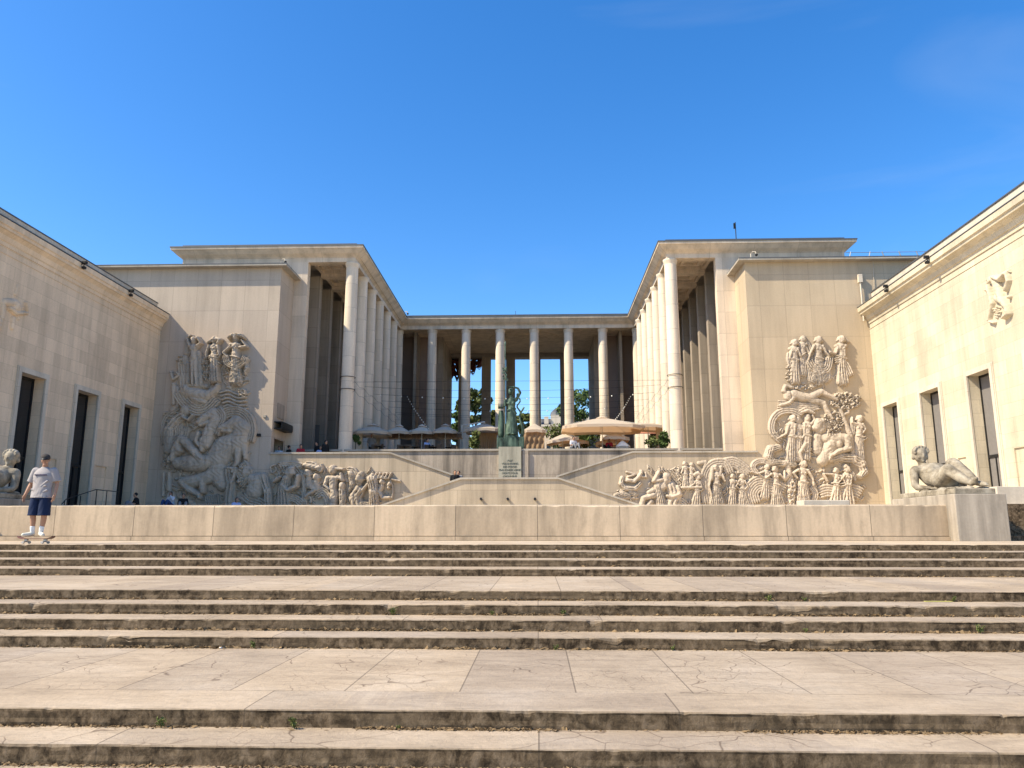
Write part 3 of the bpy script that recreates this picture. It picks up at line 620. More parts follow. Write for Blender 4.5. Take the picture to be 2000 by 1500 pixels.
def woman(cx, yt, yb, w=9, f=0, lean=0, arms=(), h=.28, folds=7, hair=True, nude=False, hx=0):
    Hh = yb-yt; r = Hh*.068; q = headp(cx+hx, yt+r*1.2, r, h*.9, f, hair)
    q += ch([(cx+hx, yt+r*1.8, r*.5), (cx, yt+Hh*.17, r*.6)], h*.6)
    sh = yt+Hh*.205; q += ch([(cx-Hh*.085, sh, Hh*.042), (cx+Hh*.085, sh, Hh*.042)], h*.8)
    q += ch([(cx, yt+Hh*.225, Hh*.098), (cx+lean*.2, yt+Hh*.34, Hh*.074), (cx+lean*.3, yt+Hh*.45, Hh*.095)], h*.9, 0)
    q += dot(cx-Hh*.038, yt+Hh*.265, Hh*.03, h*1.08)+dot(cx+Hh*.038, yt+Hh*.265, Hh*.03, h*1.08)
    if nude: q += ch([(cx-Hh*.03+lean*.3, yt+Hh*.47, Hh*.062), (cx-Hh*.03+lean*.7, yt+Hh*.72, Hh*.042), (cx-Hh*.03+lean, yb, Hh*.028)], h*.85)+ch([(cx+Hh*.035+lean*.3, yt+Hh*.47, Hh*.062), (cx+Hh*.04+lean*.7, yt+Hh*.72, Hh*.042), (cx+Hh*.05+lean, yb, Hh*.028)], h*.8)
    else:
        hx_, hy_ = cx+lean*.3, yt+Hh*.46; bx_ = cx+lean*.8; wr = w*.5
        q += ch([(hx_-Hh*.02, hy_, Hh*.075), (bx_-w*.62, yb-wr, wr)], h*.88, max(2, folds-4))+ch([(hx_+Hh*.02, hy_, Hh*.075), (bx_+w*.62, yb-wr*1.1, wr)], h*.9, max(2, folds-4))+ch([(hx_, hy_, Hh*.088), (bx_, yb-wr, wr*1.25)], h*.97, max(3, folds-3))+ch([(cx+lean*.3-Hh*.07, yt+Hh*.44, Hh*.02), (cx+lean*.3+Hh*.085, yt+Hh*.47, Hh*.022)], h*1.05)
        q += [(cx+lean*.9-4, yb-1.5, 2.2, cx+lean*.9-6, yb, 2, h*.6), (cx+lean*.9+4, yb-1.5, 2.2, cx+lean*.9+6, yb, 2, h*.6)]
    for a in arms: q += ch([(x, y, Hh*rr) for (x, y), rr in zip(a, (.036, .028, .021, .02))], h*.95)
    return q
def leaves(x0, y0, rx, ry, n, h=.16, r=2.0, seed=1):
    rr = np.random.RandomState(seed); q = []
    for _ in range(n):
        t = rr.rand()*6.28; s = math.sqrt(rr.rand()); x = x0+rx*s*math.cos(t); y = y0+ry*s*math.sin(t); a = rr.rand()*3.14; l = r*1.1
        q.append((x, y, r*.6, x+l*math.cos(a), y+l*math.sin(a), r*.35, h*(.55+.6*rr.rand())))
    return q
def smoothpts(p, m=4):
    if len(p) < 3: return p
    o = []
    for i in range(len(p)-1):
        a, b_, c_, d = p[max(i-1, 0)], p[i], p[i+1], p[min(i+2, len(p)-1)]
        for k in range(m):
            t = k/m; o.append(tuple(.5*(2*b_[j]+(c_[j]-a[j])*t+(2*a[j]-5*b_[j]+4*c_[j]-d[j])*t*t+(3*b_[j]-a[j]-3*c_[j]+d[j])*t**3) for j in (0, 1)))
    return o+[p[-1]]
def swirl(pts, n, sp, r, h):
    q = []; pts = smoothpts(pts); h = h*.8
    for k in range(n):
        o = (k-(n-1)/2)*sp; pp = []
        for i, (x, y) in enumerate(pts):
            dx = pts[min(i+1, len(pts)-1)][0]-pts[max(i-1, 0)][0]; dy = pts[min(i+1, len(pts)-1)][1]-pts[max(i-1, 0)][1]; l = math.hypot(dx, dy)
            pp.append((x-dy/l*o, y+dx/l*o, r*(1 if 0 < i < len(pts)-1 else .6)))
        q += ch(pp, h)
    return q
# ---- right relief
RR = thing('wall_relief', (15, 45, 5), 'tall sunlit carved relief of dancers, tree and reclining giant on the right wall', 'relief')
def rf(name, prims, **k): return relief_mesh(name, prims, RR, M['relief'], **k)
rf('carved_woman', woman(1550, 664, 750, 9, -1, 3, [[(1545, 684), (1541, 700), (1550, 708)], [(1556, 684), (1562, 697), (1572, 690)]], folds=6)+swirl([(1541, 690), (1540, 705), (1545, 716)], 3, 3, 1.8, .2)+leaves(1541, 724, 6, 22, 45, .2, 2.4, 3))
rf('carved_woman', woman(1567, 657, 735, 8, -1, 0, [[(1574, 680), (1580, 692), (1570, 698)]], .2)+swirl([(1563, 664), (1575, 668), (1583, 686), (1574, 700)], 2, 3, 1.5, .18))
rf('carved_woman', woman(1597, 658, 752, 17, -1, 3, [[(1589, 676), (1580, 692), (1577, 704)], [(1605, 677), (1611, 690), (1618, 698)]], .3, 12)+swirl([(1578, 706), (1590, 722), (1612, 722), (1618, 700)], 4, 4, 1.8, .31)+ch([(1600, 745, 4), (1598, 752, 3)], .2)+ch([(1577, 705, 5), (1584, 740, 8)], .2, 5)+ch([(1617, 700, 5), (1616, 738, 8)], .2, 5))
rf('carved_woman', woman(1641, 657, 753, 11, -1, 5, [[(1634, 680), (1630, 692), (1619, 689)], [(1646, 681), (1647, 697), (1632, 696)]], .32, 7)+swirl([(1630, 705), (1642, 706), (1652, 716), (1660, 735)], 3, 4, 2.2, .33)+ch([(1648, 662, 5), (1655, 668, 3)], .2)+leaves(1618, 690, 6, 6, 14, .22, 2.2, 8)+ch([(1617, 694, 1.6), (1619, 706, 1.6)], .2))
rf('carved_reclining_figure', headp(1538, 774, 7.5, .25, 0)+ch([(1537, 770, 4), (1530, 764, 4), (1533, 754, 3.6), (1547, 758, 3.4)], .24)+ch([(1550, 770, 9), (1566, 776, 9), (1582, 777, 8)], .28)+ch([(1584, 776, 8), (1603, 766, 6.5), (1622, 776, 4.5), (1632, 782, 3.5)], .3)+ch([(1584, 781, 8), (1607, 788, 6), (1616, 806, 4.5), (1624, 818, 3)], .26)+ch([(1548, 778, 5), (1540, 788, 4), (1524, 792, 3.5)], .25))
rf('carved_drapery', swirl([(1520, 790), (1545, 792), (1575, 796), (1600, 792)], 4, 4.2, 2.3, .15)+leaves(1573, 757, 20, 5, 30, .16, 2.2, 4))
rf('carved_tree', ch([(1640, 800, 4), (1646, 815, 4), (1660, 850, 5), (1664, 885, 5)], .2)+ch([(1644, 812, 3.4), (1656, 806, 3), (1655, 795, 2.6)], .18)+leaves(1650, 783, 30, 17, 210, .22, 2.4, 5)+leaves(1628, 822, 22, 20, 120, .18, 2.2, 6))
rf('carved_arch_band', swirl([(1524, 862), (1508, 845), (1508, 822), (1522, 806), (1545, 803), (1564, 812)], 3, 4.2, 2.4, .24)+leaves(1514, 848, 4, 8, 14, .2, 2.2, 9)+swirl([(1560, 808), (1575, 800), (1588, 806)], 3, 3.5, 2.4, .26))
rf('carved_woman', woman(1546, 811, 905, 9, -1, -4, [[(1539, 830), (1534, 848), (1517, 857)], [(1551, 830), (1549, 850), (1562, 858)]], .3, 7))
rf('carved_woman', woman(1559, 815, 903, 8, 1, -2, [[(1566, 834), (1570, 850), (1560, 862)]], .24, 6))
rf('carved_woman', woman(1576, 810, 900, 8, 0, -3, [[(1570, 828), (1568, 843), (1573, 852)], [(1582, 829), (1590, 820), (1585, 812)]], .27, 5)+ch([(1564, 806, 3), (1576, 803, 4), (1588, 808, 3)], .3)+ch([(1572, 868, 5), (1560, 885, 4.5), (1566, 905, 3.6)], .3))
rf('carved_giant', headp(1601, 834, 12, .36, 1)+ch([(1593, 828, 6), (1604, 823, 6), (1617, 834, 5)], .42, 5)+leaves(1618, 846, 8, 9, 34, .38, 2.6, 2)+ch([(1612, 856, 11), (1630, 858, 12), (1648, 856, 9)], .36)+ch([(1625, 862, 15), (1614, 885, 13), (1605, 900, 11)], .38)+ch([(1596, 855, 9), (1596, 880, 10)], .26)+dot(1618, 870, 9, .43)+dot(1635, 868, 9, .43)+ch([(1651, 857, 9), (1655, 876, 7.5), (1632, 883, 6), (1618, 892, 4.5)], .45)+ch([(1618, 889, 4), (1616, 899, 3)], .42)+leaves(1575, 878, 8, 5, 22, .3, 2.3, 12))
rf('carved_woman', woman(1677, 812, 903, 10, -1, 0, [[(1671, 829), (1662, 826), (1662, 816)], [(1683, 829), (1688, 838), (1683, 846)]], .28, 8)+swirl([(1663, 818), (1664, 835), (1663, 850)], 3, 3, 1.6, .2)+swirl([(1672, 858), (1680, 860), (1690, 854)], 2, 4, 2, .3)+swirl([(1666, 905), (1680, 908), (1692, 904)], 3, 3, 1.5, .1))
rf('carved_fish_tail', ch([(1520, 875, 7), (1505, 878, 9), (1500, 892, 9), (1508, 903, 8), (1530, 906, 7), (1550, 908, 6)], .32, 5))
rf('carved_fish_tail', ch([(1620, 897, 7), (1640, 893, 9), (1665, 896, 10), (1682, 908, 10), (1687, 922, 8), (1678, 932, 5), (1668, 930, 3)], .36, 4)+ch([(1536, 903, 6), (1540, 925, 6), (1532, 935, 5)], .28))
rf('carved_couple', woman(1632, 914, 990, 12, 1, -2, [[(1624, 927), (1607, 926), (1614, 940)], [(1640, 930), (1648, 944), (1632, 946)]], .34, 6)+woman(1652, 912, 990, 13, -1, 4, [[(1646, 929), (1634, 944), (1622, 944)], [(1660, 930), (1658, 946), (1640, 950)]], .36, 6)+swirl([(1600, 962), (1615, 958), (1640, 962), (1662, 957), (1680, 965)], 5, 5, 2.8, .25)+ch([(1650, 912, 6), (1664, 925, 4), (1668, 938, 3)], .32, 3))
rf('carved_woman', woman(1566, 900, 992, 13, -1, 3, [[(1557, 918), (1547, 924), (1555, 934)], [(1575, 919), (1584, 933), (1587, 948)]], .38, 8)+swirl([(1584, 950), (1592, 965), (1586, 985)], 3, 4, 2.2, .2)+leaves(1600, 940, 12, 24, 34, .14, 3, 31))
rf('carved_garland', leaves(1545, 958, 6, 30, 100, .26, 3, 14)+ch([(1543, 930, 6), (1545, 990, 8)], .14))
rf('carved_dancers', woman(1513, 911, 990, 13, 1, 6, [[(1505, 926), (1492, 935), (1478, 925)], [(1521, 927), (1530, 936), (1530, 920)]], .36, 8)+woman(1496, 908, 975, 9, -1, -4, [[(1490, 922), (1478, 926), (1466, 922)]], .28, 6)+swirl([(1470, 985), (1465, 962), (1480, 945), (1505, 950), (1530, 962)], 7, 4.6, 2.6, .24)+swirl([(1478, 925), (1470, 912), (1478, 902), (1495, 902), (1504, 912)], 3, 3.4, 2.2, .2))
rf('carved_woman', woman(1398, 909, 990, 14, 1, 1, [[(1388, 929), (1383, 950), (1388, 968)], [(1408, 929), (1414, 940), (1409, 926)]], .38, 9)+ch([(1390, 915, 4), (1388, 935, 5)], .36)+ch([(1407, 913, 4), (1404, 930, 4)], .33))
rf('carved_cape', swirl([(1380, 985), (1376, 955), (1378, 925), (1392, 907), (1415, 906), (1425, 925)], 4, 4.5, 2.6, .2)+swirl([(1410, 908), (1430, 903), (1448, 912), (1462, 926)], 5, 4.3, 2.5, .16)+leaves(1436, 926, 20, 8, 24, .14, 3, 33))
rf('carved_women_pair', woman(1431, 926, 988, 8, 1, -2, [[(1427, 940), (1424, 953), (1430, 962)], [(1437, 940), (1443, 948), (1450, 944)]], .28, 6)+woman(1448, 926, 990, 12, -1, 4, [[(1442, 940), (1436, 950), (1444, 956)], [(1454, 941), (1459, 950), (1454, 955)]], .28, 8))
rf('carved_figures', woman(1338, 902, 956, 6, 1, 0, [[(1334, 914), (1330, 924), (1335, 930)]], .22, 5)+woman(1350, 904, 955, 6, -1, 0, [[(1354, 916), (1360, 924), (1352, 930)]], .22, 5)+leaves(1325, 922, 6, 10, 22, .16, 2.4, 17)+ch([(1365, 905, 4), (1378, 903, 4), (1376, 915, 4)], .14))
rf('carved_rays', sum([[(1287+k*6, 917, 1.2, 1312+k*6, 945, 1.6, .12)] for k in range(6)], []))
rf('carved_musician', woman(1362, 928, 992, 9, -1, -4, [[(1356, 944), (1345, 952), (1338, 946)], [(1367, 944), (1372, 956), (1360, 962)]], .28, 3)+ch([(1330, 953, 3), (1368, 952, 3.4)], .3)+ch([(1355, 928, 4), (1362, 924, 4), (1370, 930, 3)], .28))
rf('carved_seated_woman', headp(1301, 936, 9, .36, 0)+headp(1293, 950, 7, .3, -1)+ch([(1310, 950, 10), (1318, 968, 12), (1312, 990, 14)], .36, 3)+ch([(1322, 952, 5), (1327, 966, 5), (1308, 971, 4), (1302, 969, 3)], .42)+ch([(1292, 938, 4), (1276, 940, 4), (1286, 922, 3.4)], .36)+ch([(1284, 924, 4), (1284, 950, 7), (1292, 990, 11)], .34, 6)+ch([(1276, 968, 6), (1256, 973, 5), (1252, 990, 5)], .32)+ch([(1272, 980, 5), (1262, 990, 4)], .28)+ch([(1275, 958, 5), (1266, 962, 4)], .25)+swirl([(1300, 985), (1325, 978), (1340, 988)], 4, 4, 2, .25))
rf('carved_dolphin_rider', ch([(1223, 940, 3), (1215, 934, 4.5), (1213, 945, 5), (1222, 954, 6), (1240, 954, 5), (1250, 944, 4)], .28, 3)+ch([(1224, 938, 4), (1238, 940, 4.5), (1248, 930, 4), (1252, 924, 3.4)], .3)+dot(1252, 921, 3.6, .28)+ch([(1226, 932, 2.6), (1240, 927, 2.4), (1224, 922, 2)], .24)+ch([(1250, 930, 2.4), (1262, 932, 2.2), (1260, 924, 2)], .24)+ch([(1232, 960, 6), (1240, 966, 6)], .2, 4))
rf('carved_cart', ch([(1202, 968, 4), (1215, 964, 6), (1228, 968, 5)], .2, 4)+leaves(1212, 958, 10, 2, 14, .14, 1.6, 21)+ch([(1203, 972, 2), (1245, 973, 2)], .12)+leaves(1230, 975, 8, 2, 6, .14, 2, 22))
def ground_strokes(n, region, seed, h=.12, r=1.7, L=5):
    rr = np.random.RandomState(seed); q = []
    for _ in range(n):
        x, y = region(rr); a = 1.2*math.sin(x*.11+y*.03)+1.1*math.cos(y*.13)+.6; dx, dy = math.cos(a), math.sin(a); l = L*(.6+.8*rr.rand()); k = a+.5
        q += ch([(x-dx*l, y-dy*l, r*.5), (x, y, r), (x+math.cos(k)*l, y+math.sin(k)*l, r*.5)], h*(.6+.6*rr.rand()))
    return q
rf('carved_background', ground_strokes(260, lambda r: (1262+r.rand()*425, 912+r.rand()*74), 71))
rf('carved_background', ground_strokes(110, lambda r: (1520+r.rand()*165, 822+r.rand()*84), 72))
rf('carved_background', ground_strokes(45, lambda r: (1545+r.rand()*100, 700+r.rand()*55), 73, .09))
# ---- left relief
LR = thing('wall_relief', (-18, 45, 5), 'tall carved relief of standing women and wave horses on the shaded left wall', 'relief')
def lf(name, prims, **k): return relief_mesh(name, [tuple(p[:6])+(p[6]*1.35,)+tuple(p[7:]) for p in prims], LR, M['relief'], **k)
lf('carved_woman', woman(381, 660, 752, 8, 0, 1, [[(374, 677), (369, 662), (378, 657)], [(388, 678), (396, 672), (390, 662)]], .34, 4, nude=True)+ch([(390, 662, 4), (394, 668, 3)], .35)+ch([(390, 690, 5), (393, 750, 6)], .22, 5)+ch([(369, 712, 4), (368, 748, 5)], .2, 4)+ch([(366, 664, 5), (364, 690, 5)], .12, 3))
lf('carved_woman', woman(421, 659, 750, 10, -1, 2, [[(413, 678), (408, 692), (407, 702)], [(430, 679), (433, 695), (424, 698)]], .38, 6)+ch([(410, 672, 3), (424, 663, 5), (434, 666, 4), (429, 673, 3)], .36)+swirl([(412, 705), (424, 699), (432, 690)], 4, 4, 1.8, .4)+swirl([(414, 722), (424, 712), (432, 716)], 3, 4, 1.8, .38))
lf('carved_woman', woman(463, 655, 754, 11, 0, 0, [[(453, 681), (441, 692), (450, 701)], [(473, 681), (486, 679), (477, 668)]], .42, 9)+ch([(451, 663, 3), (458, 658, 5), (472, 658, 5), (479, 662, 3)], .44, 4)+swirl([(445, 697), (450, 712), (464, 717), (478, 710), (484, 700)], 4, 3.2, 1.7, .46)+ch([(482, 703, 2), (484, 720, 4), (481, 732, 2)], .3, 3))
lf('carved_foliage', leaves(404, 715, 7, 28, 60, .2, 2.6, 41)+leaves(475, 767, 8, 8, 24, .24, 3, 42)+leaves(443, 720, 5, 20, 30, .16, 2.6, 43)+leaves(355, 705, 8, 12, 26, .16, 2.6, 44))
lf('carved_background', ground_strokes(330, lambda r: (325+r.rand()*165, 800+r.rand()*185), 74, .12, 2.0, 6))
lf('carved_background', ground_strokes(120, lambda r: (350+r.rand()*135, 690+r.rand()*110), 75, .10, 1.8, 6))
lf('carved_background', ground_strokes(150, lambda r: (535+r.rand()*225, 915+r.rand()*70), 76, .10))
lf('carved_cupid', ch([(336, 728, 3), (340, 742, 3), (352, 734, 3), (346, 728, 2.4)], .2)+dot(341, 752, 5, .22)+ch([(341, 757, 6), (341, 770, 5), (341, 790, 4)], .2)+ch([(349, 758, 4), (350, 778, 4), (349, 795, 3)], .18))
lf('carved_rock', ch([(352, 712, 6), (357, 740, 9), (360, 770, 8)], .14, 3)+ch([(362, 700, 7), (366, 740, 8)], .12, 3)+ch([(335, 800, 5), (350, 790, 8)], .08))
lf('carved_reclining_figure', headp(363, 765, 9, .3, -1)+ch([(372, 768, 12), (392, 772, 13), (408, 774, 11)], .34)+ch([(408, 774, 11), (424, 764, 8), (428, 755, 5)], .36)+ch([(382, 780, 8), (402, 786, 7)], .3)+swirl([(352, 765), (365, 785), (385, 800), (405, 796), (422, 778)], 6, 4.6, 2.6, .28)+ch([(405, 756, 4), (386, 754, 5), (366, 754, 4)], .24, 3))
lf('carved_waves', sum([swirl([(430+k*2, 768+k*7), (448, 764+k*7), (465, 771+k*7), (482, 768+k*8)], 1, 4, 2.8, .22) for k in range(7)], [])+sum([swirl([(385, 800+k*6), (410, 806+k*5), (430, 798+k*6), (455, 804+k*6), (485, 798+k*8)], 1, 4, 2.8, .2) for k in range(4)], []))
lf('carved_bending_woman', headp(367, 803, 8, .34, 1)+ch([(360, 812, 10), (345, 824, 11), (333, 840, 11)], .34, 3)+ch([(333, 840, 11), (331, 880, 10)], .34, 7)+ch([(362, 816, 4), (372, 822, 3.5), (382, 812, 3)], .38)+swirl([(350, 830), (352, 850), (342, 868), (358, 862), (366, 835)], 4, 4, 2.2, .24)+swirl([(320, 868), (318, 835), (328, 812), (352, 797)], 2, 4, 2, .14))
lf('carved_horse', ch([(392, 826, 6), (402, 818, 9), (420, 808, 12), (424, 822, 12)], .38)+ch([(394, 832, 4), (410, 826, 6)], .34)+ch([(424, 822, 13), (412, 845, 14), (405, 868, 12)], .38)+swirl([(428, 800), (438, 815), (430, 835), (424, 850)], 4, 4, 2.4, .4)+ch([(390, 848, 6), (386, 862, 5), (394, 872, 4)], .3))
lf('carved_horse', ch([(434, 838, 6), (445, 834, 9), (464, 826, 15), (478, 838, 17)], .38)+ch([(438, 843, 4), (452, 842, 7)], .34)+ch([(476, 838, 17), (470, 860, 20), (440, 875, 24), (428, 895, 24)], .36)+swirl([(434, 815), (450, 806), (470, 806), (486, 818), (492, 840), (488, 862)], 5, 4.4, 2.5, .3)+ch([(468, 880, 9), (467, 905, 5), (462, 912, 4)], .32)+ch([(478, 868, 8), (482, 895, 4.5)], .28)+ch([(400, 860, 9), (398, 880, 5), (404, 872, 4)], .34))
lf('carved_giant', headp(349, 880, 9, .36, -1)+ch([(358, 858, 9), (368, 868, 9), (386, 888, 8), (398, 898, 7)], .4)+ch([(356, 858, 8), (346, 875, 7), (340, 898, 6)], .38)+ch([(350, 905, 12), (370, 905, 17), (398, 905, 17), (416, 900, 13)], .36)+ch([(384, 882, 8), (396, 902, 8)], .38)+ch([(336, 895, 5), (334, 902, 4)], .36))
lf('carved_giant', ch([(362, 940, 9), (385, 940, 13), (410, 932, 14), (430, 915, 16)], .34)+ch([(358, 942, 8), (372, 956, 7), (392, 966, 6), (394, 972, 4)], .38)+ch([(398, 940, 8), (400, 960, 6)], .38)+ch([(425, 900, 20), (428, 930, 18), (436, 948, 12)], .33)+swirl([(415, 968), (418, 990)], 7, 4, 2.2, .2))
lf('carved_figure', ch([(449, 920, 9), (453, 945, 11), (450, 990, 12)], .34, 3)+ch([(450, 915, 4), (466, 917, 4), (462, 932, 4), (456, 945, 4)], .38)+headp(462, 922, 5, .34, 1))
lf('carved_triton', headp(485, 922, 10, .4, 1, False)+swirl([(476, 905), (482, 915), (474, 925), (480, 938), (472, 948)], 5, 3.6, 2, .42)+leaves(483, 930, 14, 22, 60, .4, 3, 45)+ch([(495, 935, 10), (505, 940, 16), (500, 958, 18)], .42)+ch([(516, 932, 9), (525, 960, 8), (527, 990, 8)], .4, 3)+swirl([(478, 965), (490, 976), (510, 982), (522, 992)], 4, 5, 2.6, .3))
lf('carved_boat', ch([(322, 925, 3), (320, 968, 3)], .16)+ch([(333, 925, 4), (332, 955, 6)], .2)+ch([(326, 890, 7), (332, 884, 4)], .2, 3)+leaves(326, 905, 7, 12, 30, .18, 2.6, 47)+ch([(335, 968, 9), (340, 985, 9)], .18)+ch([(352, 970, 4), (380, 985, 6)], .14)+dot(345, 935, 4, .15))
lf('carved_lyre', swirl([(541, 908), (530, 912), (533, 924), (541, 918), (538, 912)], 1, 3, 1.8, .2)+sum([[(548+k*5, 909, 1.5, 556+k*6, 925, 1.6, .18)] for k in range(7)], [])+swirl([(545, 908), (570, 906), (592, 910)], 3, 3.5, 2, .2))
lf('carved_woman', headp(568, 923, 9, .36, -1)+ch([(562, 935, 9), (556, 955, 12), (556, 990, 15)], .34, 5)+ch([(545, 935, 5), (538, 940, 4), (550, 932, 3)], .34)+ch([(585, 930, 5), (582, 950, 5), (565, 958, 5), (554, 948, 4)], .4)+swirl([(560, 970), (580, 975), (592, 985)], 4, 4, 2.2, .26)+swirl([(592, 920), (596, 950), (594, 985)], 2, 4, 2.4, .22))
lf('carved_cupid', headp(605, 926, 7, .34, 1)+ch([(605, 935, 7), (606, 948, 8)], .3)+ch([(608, 950, 6), (618, 957, 4.5), (604, 966, 4), (598, 971, 3)], .32)+headp(621, 933, 6, .3, 1)+ch([(618, 942, 7), (622, 955, 7)], .26))
lf('carved_horse_head', ch([(598, 909, 5), (612, 912, 7), (624, 914, 5)], .34)+swirl([(600, 907), (614, 908), (628, 918), (626, 908)], 3, 3.4, 2, .36))
lf('carved_scrolls', swirl([(600, 985), (598, 972), (608, 972), (608, 982)], 1, 3, 3, .22)+swirl([(618, 968), (630, 960), (640, 968), (646, 985)], 4, 4.5, 2.4, .22))
lf('carved_man', headp(651, 918, 7.5, .36, 0, False)+ch([(643, 934, 5), (660, 934, 5)], .36)+ch([(652, 938, 10), (652, 955, 7), (655, 966, 9), (652, 992, 8)], .36)+ch([(642, 934, 5), (637, 948, 4), (645, 956, 3.5)], .36)+ch([(662, 932, 4.5), (671, 938, 4), (668, 926, 3)], .34)+ch([(656, 916, 3), (672, 917, 3)], .3))
lf('carved_child', headp(670, 950, 6, .36, 0)+ch([(669, 958, 7), (670, 970, 8), (670, 990, 6)], .34, 3)+headp(669, 983, 5, .3))
lf('carved_bird', dot(688, 926, 5, .3)+ch([(686, 925, 6), (690, 945, 6), (684, 960, 3)], .3, 4)+swirl([(680, 918), (692, 920), (700, 935), (696, 960)], 3, 4, 2.2, .24))
lf('carved_seated_woman', headp(706, 936, 7, .38, 1)+ch([(706, 928, 7), (703, 945, 6)], .4, 5)+ch([(702, 958, 12), (695, 972, 13), (700, 992, 14)], .38, 3)+ch([(708, 985, 8), (728, 990, 12)], .34, 7)+ch([(710, 958, 4), (720, 946, 3)], .36))
lf('carved_palm', ch([(728, 938, 11), (731, 960, 10), (731, 992, 10)], .44, 5)+swirl([(715, 935), (735, 932), (758, 934)], 2, 3, 2, .3)+sum([[(732+k*7, 935, 1.6, 737+k*7, 925, 2.2, .26)] for k in range(5)], [])+dot(729, 928, 4, .32)+ch([(766, 936, 2.4), (782, 940, 2)], .2))
lf('carved_archer', headp(748, 942, 4.5, .26, 1)+ch([(747, 950, 5), (742, 960, 5), (748, 972, 4), (762, 972, 3)], .24)+ch([(762, 944, 3.6), (760, 948, 3.4)], .26)+swirl([(763, 935), (768, 955), (766, 975)], 1, 3, 1.4, .2)+dot(760, 953, 3.5, .26))
# small reliefs on the wings
t = thing('wing_relief', (WR, 32.2, 10), 'carved twisting nude figure relief high on the sunlit right wing', 'relief')
relief_mesh('carved_figure', headp(1938, 546, 6, .2, -1)+ch([(1945, 545, 8), (1952, 560, 10), (1958, 580, 9)], .22)+ch([(1948, 541, 5), (1960, 546, 4.5), (1970, 534, 4)], .3)+ch([(1971, 532, 4.5), (1975, 548, 3.6), (1969, 566, 4)], .22)+ch([(1934, 560, 5), (1938, 575, 5), (1942, 592, 5), (1936, 625, 4)], .2)+ch([(1960, 585, 8), (1972, 598, 6), (1976, 612, 5), (1966, 621, 3)], .26)+ch([(1950, 582, 8), (1966, 590, 6)], .2)+dot(1975, 580, 4, .2)+leaves(1950, 608, 8, 12, 26, .14, 2, 51)+leaves(1932, 562, 4, 16, 22, .12, 2, 52)+ch([(1938, 628, 3), (1946, 630, 3)], .18)+leaves(1972, 529, 5, 5, 10, .15, 2, 53), t, M['wing'], X=WR, plane_sgn=-1, k=.72)
t = thing('wing_relief', (WL, 31, 10), 'carved bowed figure relief high on the shaded left wing', 'relief')
relief_mesh('carved_figure', [tuple(p_[:6])+(p_[6]*.55,)+tuple(p_[7:]) for p_ in headp(33, 600, 9, .3, 1)+ch([(8, 590, 7), (28, 592, 8), (36, 602, 6)], .28)+ch([(6, 592, 6), (2, 620, 6), (-4, 640, 6)], .26, 5)+ch([(16, 602, 5), (28, 612, 5), (42, 611, 4), (50, 612, 3)], .32)+ch([(24, 622, 5), (22, 640, 5)], .2)+ch([(34, 560, 4), (29, 575, 4)], .14, 2)+ch([(48, 592, 3), (51, 606, 3)], .26)+dot(35, 622, 4, .12)+ch([(-14, 600, 9), (-18, 640, 8)], .28, 5)], t, M['wing_shade'], X=WL, plane_sgn=1, k=.72)
